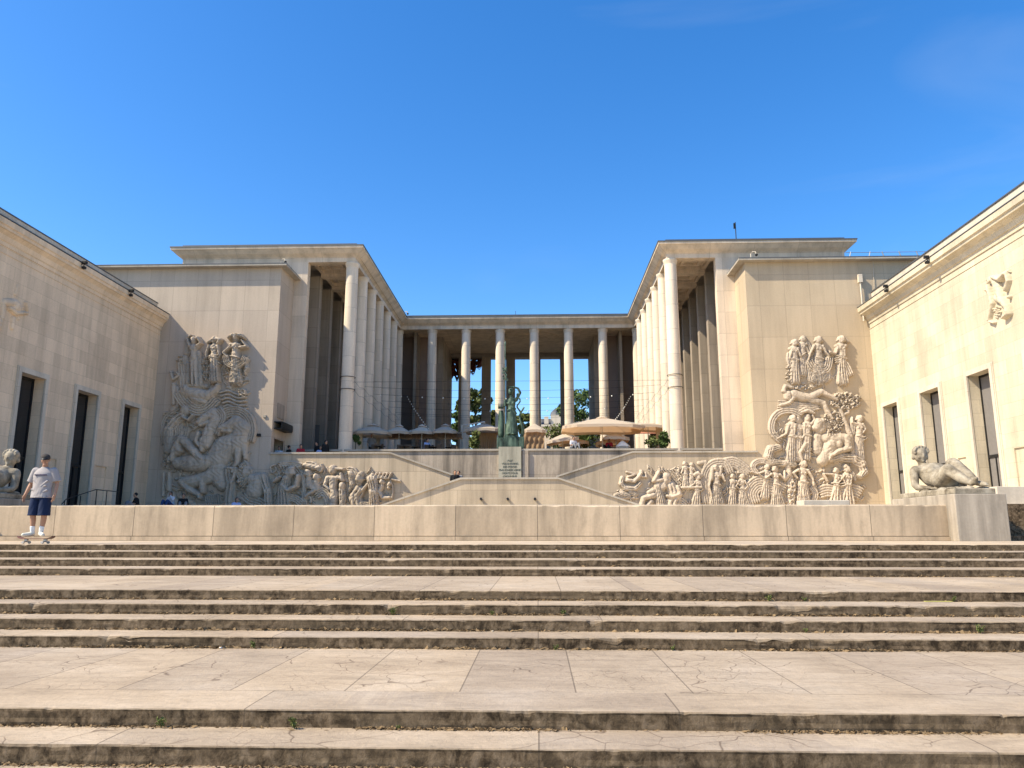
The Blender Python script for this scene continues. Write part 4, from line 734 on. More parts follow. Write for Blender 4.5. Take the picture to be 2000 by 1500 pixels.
# ================================================================== STATUES
def reclining(name, mirror, label):
    """larger than life reclining nude in weathered stone, lying along the pedestal, head at the far end"""
    sx = -1 if mirror else 1; cx = -17.9 if mirror else 12.62
    P = lambda x, y, z: Vector((cx+sx*x, y, z))
    t = thing(name, P(0, 24.4, 1.5), label, 'statue', 'reclining stone nudes')
    b = MB()
    hp = P(-.20, 25.3, 2.70)
    # head with face
    b.ell(hp, (.20, .215, .265)); b.ell(hp+Vector((0, -.04, -.12)), (.135, .15, .16)); b.ell(hp+Vector((0, -.20, -.03)), (.035, .05, .075))
    b.ell(hp+Vector((0, -.165, -.125)), (.06, .03, .02)); b.ell(hp+Vector((0, -.15, -.21)), (.05, .04, .035))
    for s in (-1, 1): b.ell(hp+Vector((s*.185, 0, -.03)), (.03, .05, .07)); b.ell(hp+Vector((s*.07, -.165, .045)), (.045, .03, .018)); b.ell(hp+Vector((s*.10, -.13, -.07)), (.06, .06, .06))
    b.chain([(hp+Vector((0, .02, -.18)), .11), (P(-.15, 25.25, 2.28), .15)])
    # torso leaning back on the elbow
    b.chain([(P(-.10, 25.2, 2.14), .31), (P(-.04, 24.95, 1.99), .35), (P(.04, 24.65, 1.86), .30), (P(.14, 24.35, 1.80), .34)], 20)
    b.chain([(P(-.46, 25.2, 2.18), .17), (P(.52, 25.05, 2.22), .17)]); b.ell(P(.08, 25.05, 2.10), (.46, .30, .34)); b.ell(P(.10, 24.8, 1.92), (.38, .32, .32))
    b.ell(P(-.16, 24.78, 2.14), (.17, .15, .15)); b.ell(P(.24, 24.74, 2.14), (.17, .15, .15))
    b.ell(P(.10, 24.35, 1.80), (.42, .34, .30))
    b.chain([(P(-.50, 25.2, 2.14), .145), (P(-.56, 25.1, 1.74), .115), (P(-.54, 25.0, 1.64), .10), (P(-.36, 24.6, 1.60), .065)])
    for k in range(5): b.chain([(P(-.38+k*.035-.05, 24.62, 1.60), .034), (P(-.36+k*.04-.05, 24.47, 1.595), .03), (P(-.35+k*.04-.05, 24.38, 1.56), .022)], 8)
    b.chain([(P(.56, 25.02, 2.20), .15), (P(.74, 24.7, 1.98), .115), (P(.46, 24.35, 2.02), .07), (P(.40, 24.2, 2.05), .06)])
    for k in range(4): b.chain([(P(.34+k*.038, 24.22, 2.07), .028), (P(.34+k*.038, 24.1, 2.05), .022)], 8)
    b.chain([(P(.26, 24.4, 1.88), .31), (P(.10, 23.98, 2.28), .21), (P(.12, 23.9, 2.27), .185), (P(.22, 23.5, 1.95), .16), (P(.32, 23.16, 1.68), .095), (P(.37, 23.0, 1.63), .085), (P(.40, 22.9, 1.62), .06)], 18)
    b.chain([(P(-.10, 24.35, 1.84), .29), (P(-.14, 23.85, 2.08), .205), (P(-.11, 23.78, 2.07), .18), (P(.04, 23.45, 1.82), .15), (P(.16, 23.18, 1.67), .09), (P(.19, 23.06, 1.70), .085), (P(.19, 22.98, 1.79), .055)], 18)
    for k in range(5): b.cap(P(.38+k*.024-.03, 22.92, 1.60), .022, P(.39+k*.024-.03, 22.83, 1.59), .015, 8)
    b.build('body', M['statue'], t, remesh=.018, sm_it=3)
    h = MB(); h.ell(hp+Vector((0, .05, .06)), (.235, .225, .25))
    for k in range(24):
        a = -math.pi*.12+k/23*math.pi*1.24; h.ell(hp+Vector((.215*math.cos(a), -.03+.05*math.sin(k*2.1), .12+.15*math.sin(a))), (.05, .06, .05), seg=8, rings=6)
    for s in (-1, 1): h.chain([(hp+Vector((s*.19, .02, .1)), .055), (hp+Vector((s*.20, .06, -.08)), .07)], 10)
    h.ell(hp+Vector((0, .24, -.05)), (.10, .09, .10))
    h.build('hair', M['statue'], t, remesh=.02, sm_it=2)
    g = MB()
    g.ell(P(.05, 24.4, 1.49), (.62, 1.5, .07), seg=24); 
    for k in range(16): g.ell(P(random.uniform(-.45, .55), random.uniform(23.1, 25.6), 1.53), (random.uniform(.06, .16), random.uniform(.1, .3), random.uniform(.03, .08)))
    g.ell(P(.2, 23.75, 1.6), (.12, .14, .12)); g.build('rocky_base', M['statue'], t, remesh=.022, sm_it=3)
reclining('reclining_statue', False, 'weathered stone nude reclining on the right pedestal with knees raised')
reclining('reclining_statue', True, 'weathered stone nude reclining on the left pedestal, partly behind the skater')
# bronze standing figure with spear
t = thing('bronze_statue', (-1.6, 48.0, 5.34), 'tall green bronze robed woman with raised arm and long spear', 'statue')
MB().box(-2.05, -1.15, 47.6, 48.4, 5.342, 6.2).build('pedestal', M['bronze'], t, bevel=.02)
MB().box(-2.5, -2.06, 47.6, 48.4, 5.342, 6.05).build('side_block', M['bronze'], t, bevel=.02); MB().box(-1.14, -.8, 47.6, 48.4, 5.342, 6.1).build('side_block', M['bronze'], t, bevel=.02)
b = MB(); Q = lambda x, y, z: Vector((x, 48+y, z)); BX = -1.6
b.ell(Q(BX-.06, -.08, 9.0), (.15, .17, .21)); b.ell(Q(BX-.06, -.24, 8.97), (.03, .04, .05)); b.cap(Q(BX-.05, -.04, 8.85), .09, Q(BX-.03, 0, 8.6), .10)
b.chain([(Q(BX-.28, 0, 8.45), .13), (Q(BX+.28, 0, 8.5), .13)]); b.chain([(Q(BX, 0, 8.4), .27), (Q(BX-.02, 0, 8.0), .24), (Q(BX-.02, 0, 7.65), .27)], 18)
b.ell(Q(BX-.14, -.2, 8.25), (.12, .1, .12)); b.ell(Q(BX+.12, -.2, 8.25), (.12, .1, .12))
b.chain([(Q(BX-.02, 0, 7.6), .29), (Q(BX, 0, 6.9), .31), (Q(BX, 0, 6.35), .36)], 18)
for k in range(13):
    a = math.pi*(1.0+k/12); b.chain([(Q(BX+.24*math.cos(a), .24*math.sin(a), 7.7), .035), (Q(BX+.33*math.cos(a), .33*math.sin(a), 6.9), .05), (Q(BX+.38*math.cos(a), .38*math.sin(a), 6.26), .055)], 8)
b.chain([(Q(BX+.30, 0, 8.5), .11), (Q(BX+.55, -.05, 8.95), .085), (Q(BX+.42, -.1, 9.22), .07), (Q(BX+.12, -.18, 9.3), .055), (Q(BX-.1, -.26, 9.28), .045)])
for k in range(5): b.cap(Q(BX-.08, -.25-.02*k, 9.29), .02, Q(BX-.27, -.22-.03*k, 9.30), .015, 6)
b.chain([(Q(BX-.30, 0, 8.45), .11), (Q(BX-.44, -.08, 8.1), .085), (Q(BX-.42, -.14, 8.42), .06)])
b.chain([(Q(BX+.2, -.1, 7.9), .1), (Q(BX-.2, -.22, 7.8), .08)]); b.chain([(Q(BX-.3, -.1, 8.3), .06), (Q(BX+.1, -.25, 7.95), .06), (Q(BX+.3, -.1, 7.6), .06)])
b.ell(Q(BX-.15, -.4, 6.27), (.08, .16, .06)); b.ell(Q(BX+.12, -.4, 6.27), (.08, .16, .06))
b.build('body', M['bronze'], t, remesh=.022, sm_it=2)
h = MB(); h.ell(Q(BX-.05, .0, 9.06), (.19, .19, .2)); h.ell(Q(BX-.05, .2, 8.95), (.12, .1, .12)); h.build('hair', M['bronze'], t, remesh=.03, sm_it=2)
s_ = MB(); s_.tube([(BX-.40, 47.84, 6.2), (BX-.40, 47.84, 12.0), (BX-.40, 47.84, 12.1), (BX-.40, 47.84, 12.35)], [.035, .035, .07, .005], 10); sp_ = s_.build('spear', M['bronze'], t)
lv = MB()
for k in range(26):
    z = 10.0+random.uniform(-.35, .55); a = random.uniform(0, 6.28); r = random.uniform(.02, .16); lv.ell((BX-.40+r*math.cos(a), 47.84+r*math.sin(a), z), (.05, .03, .09), seg=8, rings=5)
lv.build('laurel_wreath', M['bronze'], sp_)
sn = MB(); pts = []
for k in range(60):
    u = k/59; z = 6.1+u*1.9; x = BX+.62+.10*math.sin(u*7)+(.0 if u < .8 else (u-.8)*.6); pts.append((x, 47.9+.08*math.cos(u*9), z))
sn.tube(pts, [.12-.07*k/59 for k in range(60)], 10); pts = [(BX+.45+.10*math.cos(k*.6), 47.9+.05*math.sin(k), 7.7+k*.07) for k in range(18)]; sn.tube(pts, .05, 8); sn.build('serpent', M['bronze'], t, smooth=True)
sd = MB(); sd.lathe([(.17, 0), (.19, .3), (.19, 1.2), (.16, 1.6), (.13, 1.75)], (BX-.66, 48.0, 6.05), 18)
for k in range(5): sd.tube([(BX-.8+k*.07, 47.78, 7.9), (BX-.82+k*.08, 47.74, 8.25)], [.05, .01], 6)
sd.build('shield_bundle', M['bronze'], t, smooth=True)
# ================================================================== PEOPLE
def cloth(name, col): return plain(name, col, .85, 0, .08, 5)
def figure(label, base, yaw, J, top, bottom, hair, voxel=.014, sk=None, shortsleeve=True, extra=None, skirt=False, detail=False, longpants=True):
    """J: joints in the person's own frame: x right, y forward(-y is towards viewer), z up"""
    t = thing('person', base, label, 'person'); Rm = Matrix.Rotation(yaw, 3, 'Z'); B = Vector(base)
    def T(p): return B+Rm @ Vector(p)
    sk = sk or M['skin']; b = MB()
    hd = Vector(J['head']); fwd = Vector(J.get('face', (0, -1, 0))).normalized(); q = Vector((0, -1, 0)).rotation_difference(fwd).to_matrix(); RR_ = Rm @ q
    E_ = lambda o, r: b.ell(T(hd+q @ Vector(o)), r, RR_)
    E_((0, 0, .01), (.075, .095, .105)); E_((0, -.02, -.06), (.056, .07, .062)); E_((0, -.097, -.015), (.013, .02, .026)); E_((0, -.08, -.092), (.03, .025, .02)); E_((0, -.085, -.055), (.024, .012, .008))
    for s in (-1, 1): E_((s*.078, .01, -.01), (.012, .022, .032)); E_((s*.03, -.082, .03), (.022, .014, .008)); E_((s*.042, -.055, -.03), (.025, .03, .028))
    b.cap(T(hd+Vector((0, .01, -.08))), .052, T(J['neck']), .06)
    for s in ('L', 'R'):
        b.chain([(T(J['sh'+s]), .055), (T(J['el'+s]), .042), (T(Vector(J['el'+s]).lerp(Vector(J['wr'+s]), .3)), .041), (T(J['wr'+s]), .027)], 14)
        w, h_ = Vector(J['wr'+s]), Vector(J['ha'+s]); d = (h_-w).normalized(); side = Vector(J.get('palm', (0, 1, 0))); side = (side-d*side.dot(d)).normalized(); nrm = d.cross(side)
        pm = w+d*.05
        for k in range(4):
            o = side*((k-1.5)*.02); b.cap(T(w+o*.6), .016, T(w+d*.085+o), .0125, 8)
            L = (.07, .08, .075, .058)[k]; cu_ = nrm*(.012 if s == 'L' else -.012)*(1+k*.3)
            b.chain([(T(w+d*.085+o), .0105), (T(w+d*(.085+L*.5)+o+cu_*.4), .0095), (T(w+d*(.085+L)+o+cu_*1.4), .008)], 8)
        sg = 1 if s == 'L' else -1; o = side*(-.035); b.chain([(T(w+d*.02+o*.5), .014), (T(w+d*.055+o*1.2), .012), (T(w+d*.09+o*1.45), .009)], 8)
        b.chain([(T(J['hip'+s]), .09), (T(J['kn'+s]), .058), (T(Vector(J['kn'+s]).lerp(Vector(J['an'+s]), .3)+Vector((0, .012, 0))), .058), (T(J['an'+s]), .036)], 14)
    b.chain([(T(J['neck']), .06), (T(J['chest']), .09), (T(J['pelvis']), .09)], 14)
    b.build('body', sk, t, remesh=voxel, sm_it=3 if voxel < .012 else 1)
    c = MB(); ch_ = Vector(J['chest']); pv = Vector(J['pelvis']); nk = Vector(J['neck']); mid = ch_.lerp(pv, .55)
    up = (nk-pv).normalized(); wv = (Vector(J['shR'])-Vector(J['shL'])).normalized()
    for f_, w_, dpt in ((.0, .165, .125), (.25, .16, .12), (.5, .165, .125), (.72, .175, .128), (.88, .165, .12)):
        p_ = pv.lerp(nk, f_); c.chain([(T(p_-wv*(w_-dpt*.72)), dpt*.8), (T(p_+wv*(w_-dpt*.72)), dpt*.8)], 16)
    for o_ in (-.07, -.035, 0, .035, .07): c.chain([(T(pv+wv*o_-up*.06), .142), (T(pv.lerp(nk, .45)+wv*o_*.8), .138), (T(pv.lerp(nk, .8)+wv*o_*.9), .128)], 16)
    c.chain([(T(Vector(J['shL'])), .073), (T(nk-up*.03), .075), (T(Vector(J['shR'])), .073)], 14)
    for s in ('L', 'R'):
        sh, el, wr = Vector(J['sh'+s]), Vector(J['el'+s]), Vector(J['wr'+s])
        if shortsleeve: c.cap(T(sh), .076, T(sh.lerp(el, .72)), .078, 14)
        else: c.chain([(T(sh), .07), (T(el), .056), (T(sh.lerp(el, 1).lerp(wr, .92)), .042)], 14)
    if detail:
        def ring(x, y, z, rx, ry, w=0): return lambda a: T((x+rx*math.cos(a)*(1+w*math.sin(a*5+z*23)), y+ry*math.sin(a)*(1+w*math.sin(a*6+z*31)), z))
        c = MB(); c.loft([ring(.0, .0, .835, .235, .165, .05), ring(0, .0, .87, .228, .16, .045), ring(0, 0, .95, .218, .152, .04), ring(0, .0, 1.05, .208, .145, .03), ring(0, .01, 1.18, .212, .145, .022), ring(0, .01, 1.30, .225, .148, .012), ring(0, .012, 1.38, .215, .132), ring(0, .012, 1.44, .17, .10), ring(0, .012, 1.49, .09, .075), ring(0, .01, 1.51, .07, .068)])
        for s_ in ('L', 'R'):
            sg = -1 if s_ == 'L' else 1; sh, el = Vector(J['sh'+s_]), Vector(J['el'+s_]); ax = (el-sh).normalized(); sd_ = Vector((0, 1, 0)); n_ = ax.cross(sd_).normalized()
            def ring2(t_, r, w=0): p_ = sh.lerp(el, t_); return lambda a: T(p_+n_*(r*math.cos(a)*(1+w*math.sin(3*a+t_*9)))+sd_*(r*1.05*math.sin(a)))
            c.cap(T(sh+Vector((-sg*.035, 0, -.01))), .078, T(sh), .076, 16); c.loft([ring2(-.1, .07), ring2(.05, .08), ring2(.35, .085, .03), ring2(.62, .09, .05), ring2(.86, .094, .06)])
        for x0_, z0_, x1_, z1_ in ((-.15, 1.22, -.02, 1.12), (.16, 1.2, .04, 1.08), (-.17, 1.02, -.03, .97), (.17, 1.0, .05, .93), (-.12, .93, .06, .9), (.02, 1.05, .15, 1.1)):
            c.cap(T((x0_, -.100, z0_)), .022, T((x1_, -.128, z1_)), .016, 8)
    so_ = c.build('shirt', top, t, remesh=voxel, sm_it=3 if voxel < .012 else 1)
    p = MB(); p.chain([(T(Vector(J['hipL'])+up*.04), .12), (T(Vector(J['hipR'])+up*.04), .12)], 14)
    for s in ('L', 'R'):
        hp_, kn, an = Vector(J['hip'+s]), Vector(J['kn'+s]), Vector(J['an'+s])
        if longpants: p.chain([(T(hp_), .115), (T(kn), .078), (T(kn.lerp(an, .93)), .06)], 14)
        else: p.chain([(T(hp_), .122), (T(hp_.lerp(kn, .5)), .122), (T(hp_.lerp(kn, .78)), .118)], 16)
    if detail:
        p = MB(); p.loft([ring(0, .0, .80, .205, .14), ring(0, .0, .90, .20, .135), ring(0, 0, .96, .19, .13)])
        for s_ in ('L', 'R'):
            sg = -1 if s_ == 'L' else 1; p.loft([ring(sg*.112, -.025, .455, .122, .128, .05), ring(sg*.11, -.02, .50, .120, .126, .045), ring(sg*.108, -.015, .62, .117, .128, .03), ring(sg*.104, -.005, .75, .115, .132, .015), ring(sg*.10, 0, .88, .108, .132)])
    p.build('trousers' if longpants else 'shorts', bottom, t, remesh=voxel, sm_it=3 if voxel < .012 else 1)
    sh_ = MB()
    for s in ('L', 'R'):
        an, to_ = Vector(J['an'+s]), Vector(J['to'+s]); sh_.chain([(T(an+Vector((0, 0, -.02))), .052), (T(an.lerp(to_, .5)+Vector((0, 0, -.015))), .047), (T(to_), .04)], 12)
        sh_.cap(T(an+Vector((0, .03, -.045))), .034, T(to_+Vector((0, 0, -.012))), .034, 12)
    if not detail: sh_.build('shoes', M['dark'], t, remesh=.018)
    if hair:
        hh = MB(); hh.ell(T(hd+q @ Vector((0, .022, .03))), (.088, .098, .10), RR_)
        if hair[1]: hh.ell(T(hd+q @ Vector((0, .06, -.06))), (.075, .05, .12), RR_)
        hh.build('hair', hair[0], t, remesh=.016, sm_it=1)
    return t, T, q, RR_, hd, sh_, so_
STAND = dict(head=(0, 0, 1.62), neck=(0, .01, 1.45), chest=(0, .01, 1.28), pelvis=(0, 0, 1.0), shL=(-.19, .01, 1.41), shR=(.19, .01, 1.41), elL=(-.25, .03, 1.12), elR=(.25, .03, 1.12), wrL=(-.26, -.04, .88), wrR=(.26, -.04, .88), haL=(-.26, -.05, .78), haR=(.26, -.05, .78),
             hipL=(-.095, 0, .92), hipR=(.095, 0, .92), knL=(-.11, -.01, .5), knR=(.11, -.01, .5), anL=(-.11, .03, .09), anR=(.11, .03, .09), toL=(-.12, -.14, .04), toR=(.12, -.14, .04))
SIT = dict(head=(0, -.05, .80), neck=(0, .0, .63), chest=(0, .02, .46), pelvis=(0, .05, .16), shL=(-.18, .0, .59), shR=(.18, .0, .59), elL=(-.24, -.08, .33), elR=(.24, -.08, .33), wrL=(-.14, -.28, .38), wrR=(.12, -.28, .38), haL=(-.08, -.33, .40), haR=(.06, -.33, .40),
           hipL=(-.1, .02, .13), hipR=(.1, .02, .13), knL=(-.15, -.40, .42), knR=(.15, -.40, .42), anL=(-.13, -.52, .09), anR=(.13, -.52, .09), toL=(-.14, -.68, .04), toR=(.14, -.68, .04))
def J_(base, **k): d = dict(base); d.update(k); return d
# the skater
DK = .125
SJ = dict(head=(.03, -.05, 1.665), neck=(0, .015, 1.50), chest=(0, .02, 1.30), pelvis=(0, .0, .98), shL=(-.205, .02, 1.43), shR=(.205, .02, 1.43), elL=(-.30, .05, 1.14), elR=(.27, .07, 1.15), wrL=(-.345, -.04, .90), wrR=(.31, -.03, .90), haL=(-.35, -.08, .78), haR=(.31, -.07, .78),
          hipL=(-.10, 0, .90), hipR=(.10, 0, .90), knL=(-.125, -.035, .49), knR=(.125, -.03, .49), anL=(-.13, .03, .09), anR=(.05, .04, .09), toL=(-.24, -.10, .045), toR=(.20, -.12, .045), face=(.35, -1, -.28), palm=(0, 1, 0))
shirt = plain('grey_tshirt', (.33, .30, .29), .9, 0, .04, 6); navy = plain('navy_shorts', (.007, .017, .052), .85, 0, .15, 8)
t, T, q, RR_, hd, sh_, so_ = figure('man in grey t-shirt, navy shorts and dark cap riding a skateboard', (-10.83, 16.6, .02+DK), 0, SJ, shirt, navy, (plain('dark_hair', (.03, .02, .015)), False), voxel=.0065, detail=True, longpants=False)
sh_.build('shoes', plain('cream_shoes', (.62, .58, .48), .6, 0, .05), t, remesh=.008, sm_it=2)
so2 = MB()
for s in ('L', 'R'): so2.chain([(T(Vector(SJ['an'+s])+Vector((0, .0, .0))), .043), (T(Vector(SJ['an'+s]).lerp(Vector(SJ['kn'+s]), .30)), .050)], 14)
so2.build('socks', plain('white_socks', (.7, .7, .68), .9, 0, .03), t, smooth=True)
c = MB(); cb = hd+q @ Vector((0, .005, .045)); c.ell(T(cb), (.092, .108, .085), RR_, 24, 16); cap_o = c.build('cap', plain('brown_cap', (.05, .042, .036), .9), t, smooth=True)
bv = MB()
vs = []
for k in range(15):
    a = math.pi*(1.14+.72*k/14); vs.append((.086*math.cos(a), .10*math.sin(a), .012)); vs.append((.088*math.cos(a), .10*math.sin(a)-.082*math.sin(math.pi*k/14)**.7, -.012))
fs = [(2*k, 2*k+1, 2*k+3, 2*k+2) for k in range(14)]; vb = [(x, y, z-.008) for x, y, z in vs]
bv.add([tuple(T(cb+q @ Vector(v))) for v in vs+vb], fs+[tuple(i+30 for i in f) for f in fs]+[(2*k+1, 2*k+3, 2*k+33, 2*k+31) for k in range(14)]); bv.build('brim', M['dark'], cap_o, smooth=True)
fa = MB()
for s in (-1, 1): fa.ell(T(hd+q @ Vector((s*.03, -.0905, .012))), (.012, .006, .006), RR_)
fa.build('eyes', M['dark'], t, smooth=True); fa = MB().ell(T(hd+q @ Vector((0, -.098, -.054))), (.022, .006, .005), RR_); fa.build('mouth', plain('lips', (.25, .09, .07)), t, smooth=True)
st_ = MB()
for k in range(9):
    x = -.115+k*.03; st_.box(-10.83+x, -10.83+x+.008, 16.6-.152, 16.6-.11, DK+1.335, DK+1.36); st_.box(-10.83+x+.008, -10.83+x+.02, 16.6-.152, 16.6-.11, DK+(1.351 if k % 2 else 1.337), DK+(1.358 if k % 2 else 1.344))
st_.build('chest_print', plain('print_navy', (.06, .05, .12)), t)
# skateboard
t = thing('skateboard', (-10.83, 16.55, .02), 'worn skateboard with upturned ends under the rider', 'skateboard')
n = 24; vs = []
for k in range(n+1):
    u = -1+2*k/n; x = u*.41; z = .095+max(0, abs(u)-.68)**1.3*.24; w = .102*math.sqrt(max(.02, 1-max(0, (abs(u)-.72)/.28)**2))
    for yy in (-w, w):
        vs.append((-10.83+x, 16.58+yy, z+.02)); vs.append((-10.83+x, 16.58+yy, z+.008))
fs = []
for k in range(n):
    a = 4*k; fs += [(a, a+4, a+6, a+2), (a+1, a+3, a+7, a+5), (a, a+1, a+5, a+4), (a+2, a+6, a+7, a+3)]
fs += [(0, 2, 3, 1), (4*n, 4*n+1, 4*n+3, 4*n+2)]
MB().add(vs, fs).build('deck', plain('deck_wood', (.20, .10, .07), .6), t)
for s in (-1, 1):
    tr = MB(); tr.box(-10.83+s*.21-.03, -10.83+s*.21+.03, 16.55, 16.61, .06, .103); tr.tube([(-10.83+s*.21, 16.48, .045), (-10.83+s*.21, 16.68, .045)], .012, 8); tk = tr.build('truck', M['metal'], t)
    for yy in (16.475, 16.685): MB().tube([(-10.83+s*.21, yy-.018, .03), (-10.83+s*.21, yy+.018, .03)], .028, 16).build('wheel', plain('wheel_white', (.45, .42, .38)), tk)
hair_b = plain('black_hair', (.012, .010, .009)); hair_r = plain('brown_hair', (.08, .04, .02))
C_ = lambda n, c: cloth(n, c)
jeans = C_('blue_jeans', (.03, .06, .16)); blackc = C_('black_cloth', (.012, .012, .013)); whitec = C_('white_cloth', (.6, .6, .62)); redc = C_('red_cloth_b', (.30, .015, .03)); greyc = C_('grey_cloth', (.2, .2, .21)); bluec = C_('pale_blue_cloth', (.30, .38, .6))
def spos(px, py, D, drop): p = at(px, py, D=D); return (p.x, D, p.z-drop)
HB, HL = (hair_b, False), (hair_r, True)
figure('person in black shirt seated on the court edge by the left wing, leaning forward', (spos(267, 962, 40, .92)), -.9, SIT, blackc, greyc, HB, .03)
figure('person in white top and blue jeans seated below the shaded relief', spos(335, 960, 41, .92), -.3, J_(SIT, elR=(.26, -.12, .45), wrR=(.12, -.2, .72), haR=(.08, -.18, .8)), whitec, jeans, HL, .03, shortsleeve=False)
figure('person in dark jacket seated with arms on knees below the shaded relief', spos(359, 964, 41, .92), .4, SIT, blackc, greyc, HB, .03, shortsleeve=False)
figure('person in pale blue top bending low below the shaded relief', spos(462, 974, 41, .86), .8, SIT, bluec, whitec, HL, .03)
figure('person with light shirt and dark hair standing on the central stair beside another', spos(889, 919, 44.2, 1.73), .3, STAND, blackc, jeans, HL, .03)
figure('person in dark coat standing close to another on the central stair', spos(896, 920, 44.5, 1.73), -.4, STAND, greyc, blackc, HB, .03, shortsleeve=False)
figure('person in white patterned top in the dark doorway of the left block', spos(545, 872, 46.3, 1.73), .2, STAND, whitec, blackc, HB, .03)
figure('person in black seen behind the left stair wall near the doorway', spos(565, 870, 46.2, 1.73), 2.4, STAND, blackc, blackc, HB, .03, shortsleeve=False)
figure('person in red jacket seen behind the left stair wall', spos(588, 868, 46.2, 1.73), .6, STAND, redc, blackc, HB, .03, shortsleeve=False)
figure('person in pale blue shirt low among the left piers', spos(627, 871, 47.0, 1.73), .1, STAND, bluec, jeans, HB, .03)
figure('tall person in dark clothes standing between the left piers', spos(637, 860, 47.1, 1.73), 1.0, STAND, blackc, blackc, HB, .03, shortsleeve=False)
figure('person in dark clothes leaning at the pier by the black entrance banner', spos(619, 863, 47.2, 1.73), -.8, STAND, blackc, blackc, HB, .03, shortsleeve=False)
figure('waiter in grey standing under the leftmost parasols', (at(726, 857, D=50.8).x, 50.8, 4.98), .2, STAND, greyc, blackc, HB, .03)
figure('guest in white seated under the small low parasol on the right', (at(1120, 868, D=49.4).x, 49.4, 4.98+.42), .5, SIT, whitec, greyc, HB, .03)
figure('guest in red seated in the shade of the very large parasol', (at(1190, 868, D=50.6).x, 50.6, 4.98+.42), -.6, SIT, redc, blackc, HL, .03)
figure('guest in dark jacket seated right of the very large parasol pole', (at(1212, 866, D=51.6).x, 51.6, 4.98+.42), .2, SIT, blackc, jeans, HB, .03, shortsleeve=False)
figure('guest in pale blue seated between the third and fourth left parasols', (at(834, 868, D=50.2).x, 50.2, 4.98+.42), .9, SIT, bluec, blackc, HB, .03)
# ================================================================== TERRACE
def parasol(name, c, w, d, ztop, zedge, label, top='canvas2', tiers=True, tilt=0, group='square cream parasols on the terrace'):
    t = thing(name, (c[0], c[1], ZB), label, 'parasol', group); x, y = c
    def pyr(zc_, ze, ww, dd, val, hole):
        b = MB(); n = 16; v = [(x, y, zc_)]; ring = []
        for j in range(1, 5):
            f = j/4
            for k in range(n):
                a = 2*math.pi*(k+.5)/n; m_ = max(abs(math.cos(a)), abs(math.sin(a))); px_, py_ = math.cos(a)/m_, math.sin(a)/m_
                sag = .06*(1-abs(math.cos(2*a)))*f
                v.append((x+px_*ww/2*f, y+py_*dd/2*f, zc_+(ze-zc_)*f**1.15-sag+tilt*px_*f))
        fs = [(0, 1+k, 1+(k+1) % n) for k in range(n)]
        for j in range(3):
            for k in range(n): a = 1+j*n; fs.append((a+k, a+(k+1) % n, a+n+(k+1) % n, a+n+k))
        a = 1+3*n; m0 = len(v)
        b.add(v, fs); v2 = []
        for k in range(n):
            q_ = v[a+k]; v2 += [(q_[0], q_[1], q_[2]-.002), (q_[0], q_[1], q_[2]-val-.03*(k % 2))]
        return b, (v2, [(2*k, 2*((k+1) % n), 2*((k+1) % n)+1, 2*k+1) for k in range(n)])
    b, vl = pyr(ztop, zedge, w, d, .16, 0); cn = b.build('canopy', M[top], t); MB().add(*vl).build('valance', M['canvas'], cn)
    if tiers:
        b, vl = pyr(ztop+.13, ztop-.02, w*(.36 if w < 3 else .14), d*(.36 if w < 3 else .14), .05, 0); b.build('vent_cap', M[top], cn)
    MB().tube([(x, y, ZB), (x, y, ztop)], .028, 8).build('pole', M['pole'], t)
    r = MB()
    for sx in (-1, 0, 1):
        for sy in (-1, 0, 1):
            if sx or sy: r.tube([(x, y, ztop-.05), (x+sx*w*.48, y+sy*d*.48, zedge-.03+tilt*sx)], .012, 5)
    r.tube([(x, y, ztop-.6), (x, y, ztop-.5)], .05, 8); r.build('rib_frame', M['pole'], t)
    MB().box(x-.3, x+.3, y-.3, y+.3, ZB, ZB+.08).build('base', M['dark'], t)
    return t
def px_par(x0, x1, ye, yt, D, label, **k):
    a = at(x0, ye, D=D); c = at(x1, ye, D=D); tp = at((x0+x1)/2, yt, D=D+.6); w = c.x-a.x
    k.setdefault('d', w); d = k.pop('d'); return parasol('parasol', ((a.x+c.x)/2, D+.6), w, d, tp.z, a.z, label, **k)
px_par(690, 758, 843, 831, 50.2, 'leftmost pale two tier parasol beside the first column')
px_par(754, 799, 842, 832, 51.2, 'second two tier parasol from the left on the terrace edge')
px_par(799, 844, 842, 832, 51.4, 'third two tier parasol from the left on the terrace edge')
px_par(844, 892, 841, 831, 51.6, 'fourth two tier parasol from the left, brightly lit, left of the cantilever parasol', top='canvas')
t = px_par(908, 980, 838, 827, 51.5, 'wide cream cantilever parasol hung from a bent arm left of the bronze statue', top='canvas', tiers=False)
for o in list(t.children):
    if o.name.startswith('pole'): bpy.data.objects.remove(o)
a = at(910, 868, D=51.5); m1 = at(902, 831, D=51.5); m2 = at(947, 824, D=51.5); m3 = at(947, 829, D=51.8)
o = MB().tube([(a.x, a.y, ZB), m1, m2, m3], .05, 8).build('cantilever_arm', M['pole'], t)
px_par(1022, 1066, 840, 827, 50.6, 'steep cream parasol with tan side flaps right of the bronze statue', top='canvas', tiers=False, d=2.0)
px_par(1098, 1257, 834, 816, 50.4, 'very large cream parasol in the middle of the right half of the terrace', top='canvas', d=4.2)
px_par(1228, 1308, 832, 826, 52.6, 'cream parasol at the right edge against the columns', top='canvas', tiers=False, tilt=-.06)
px_par(1068, 1131, 857, 848, 49.6, 'small low tilted cream parasol left below the very large one', top='canvas', tiers=False, tilt=.12, d=1.6)
px_par(1180, 1230, 853, 847, 49.8, 'small low cream parasol right below the very large one', top='canvas', tiers=False, tilt=-.04, d=1.6)
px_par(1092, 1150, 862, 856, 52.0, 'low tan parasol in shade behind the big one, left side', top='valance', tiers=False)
px_par(1165, 1215, 863, 857, 52.2, 'low tan parasol in shade behind the big one, right side', top='valance', tiers=False)
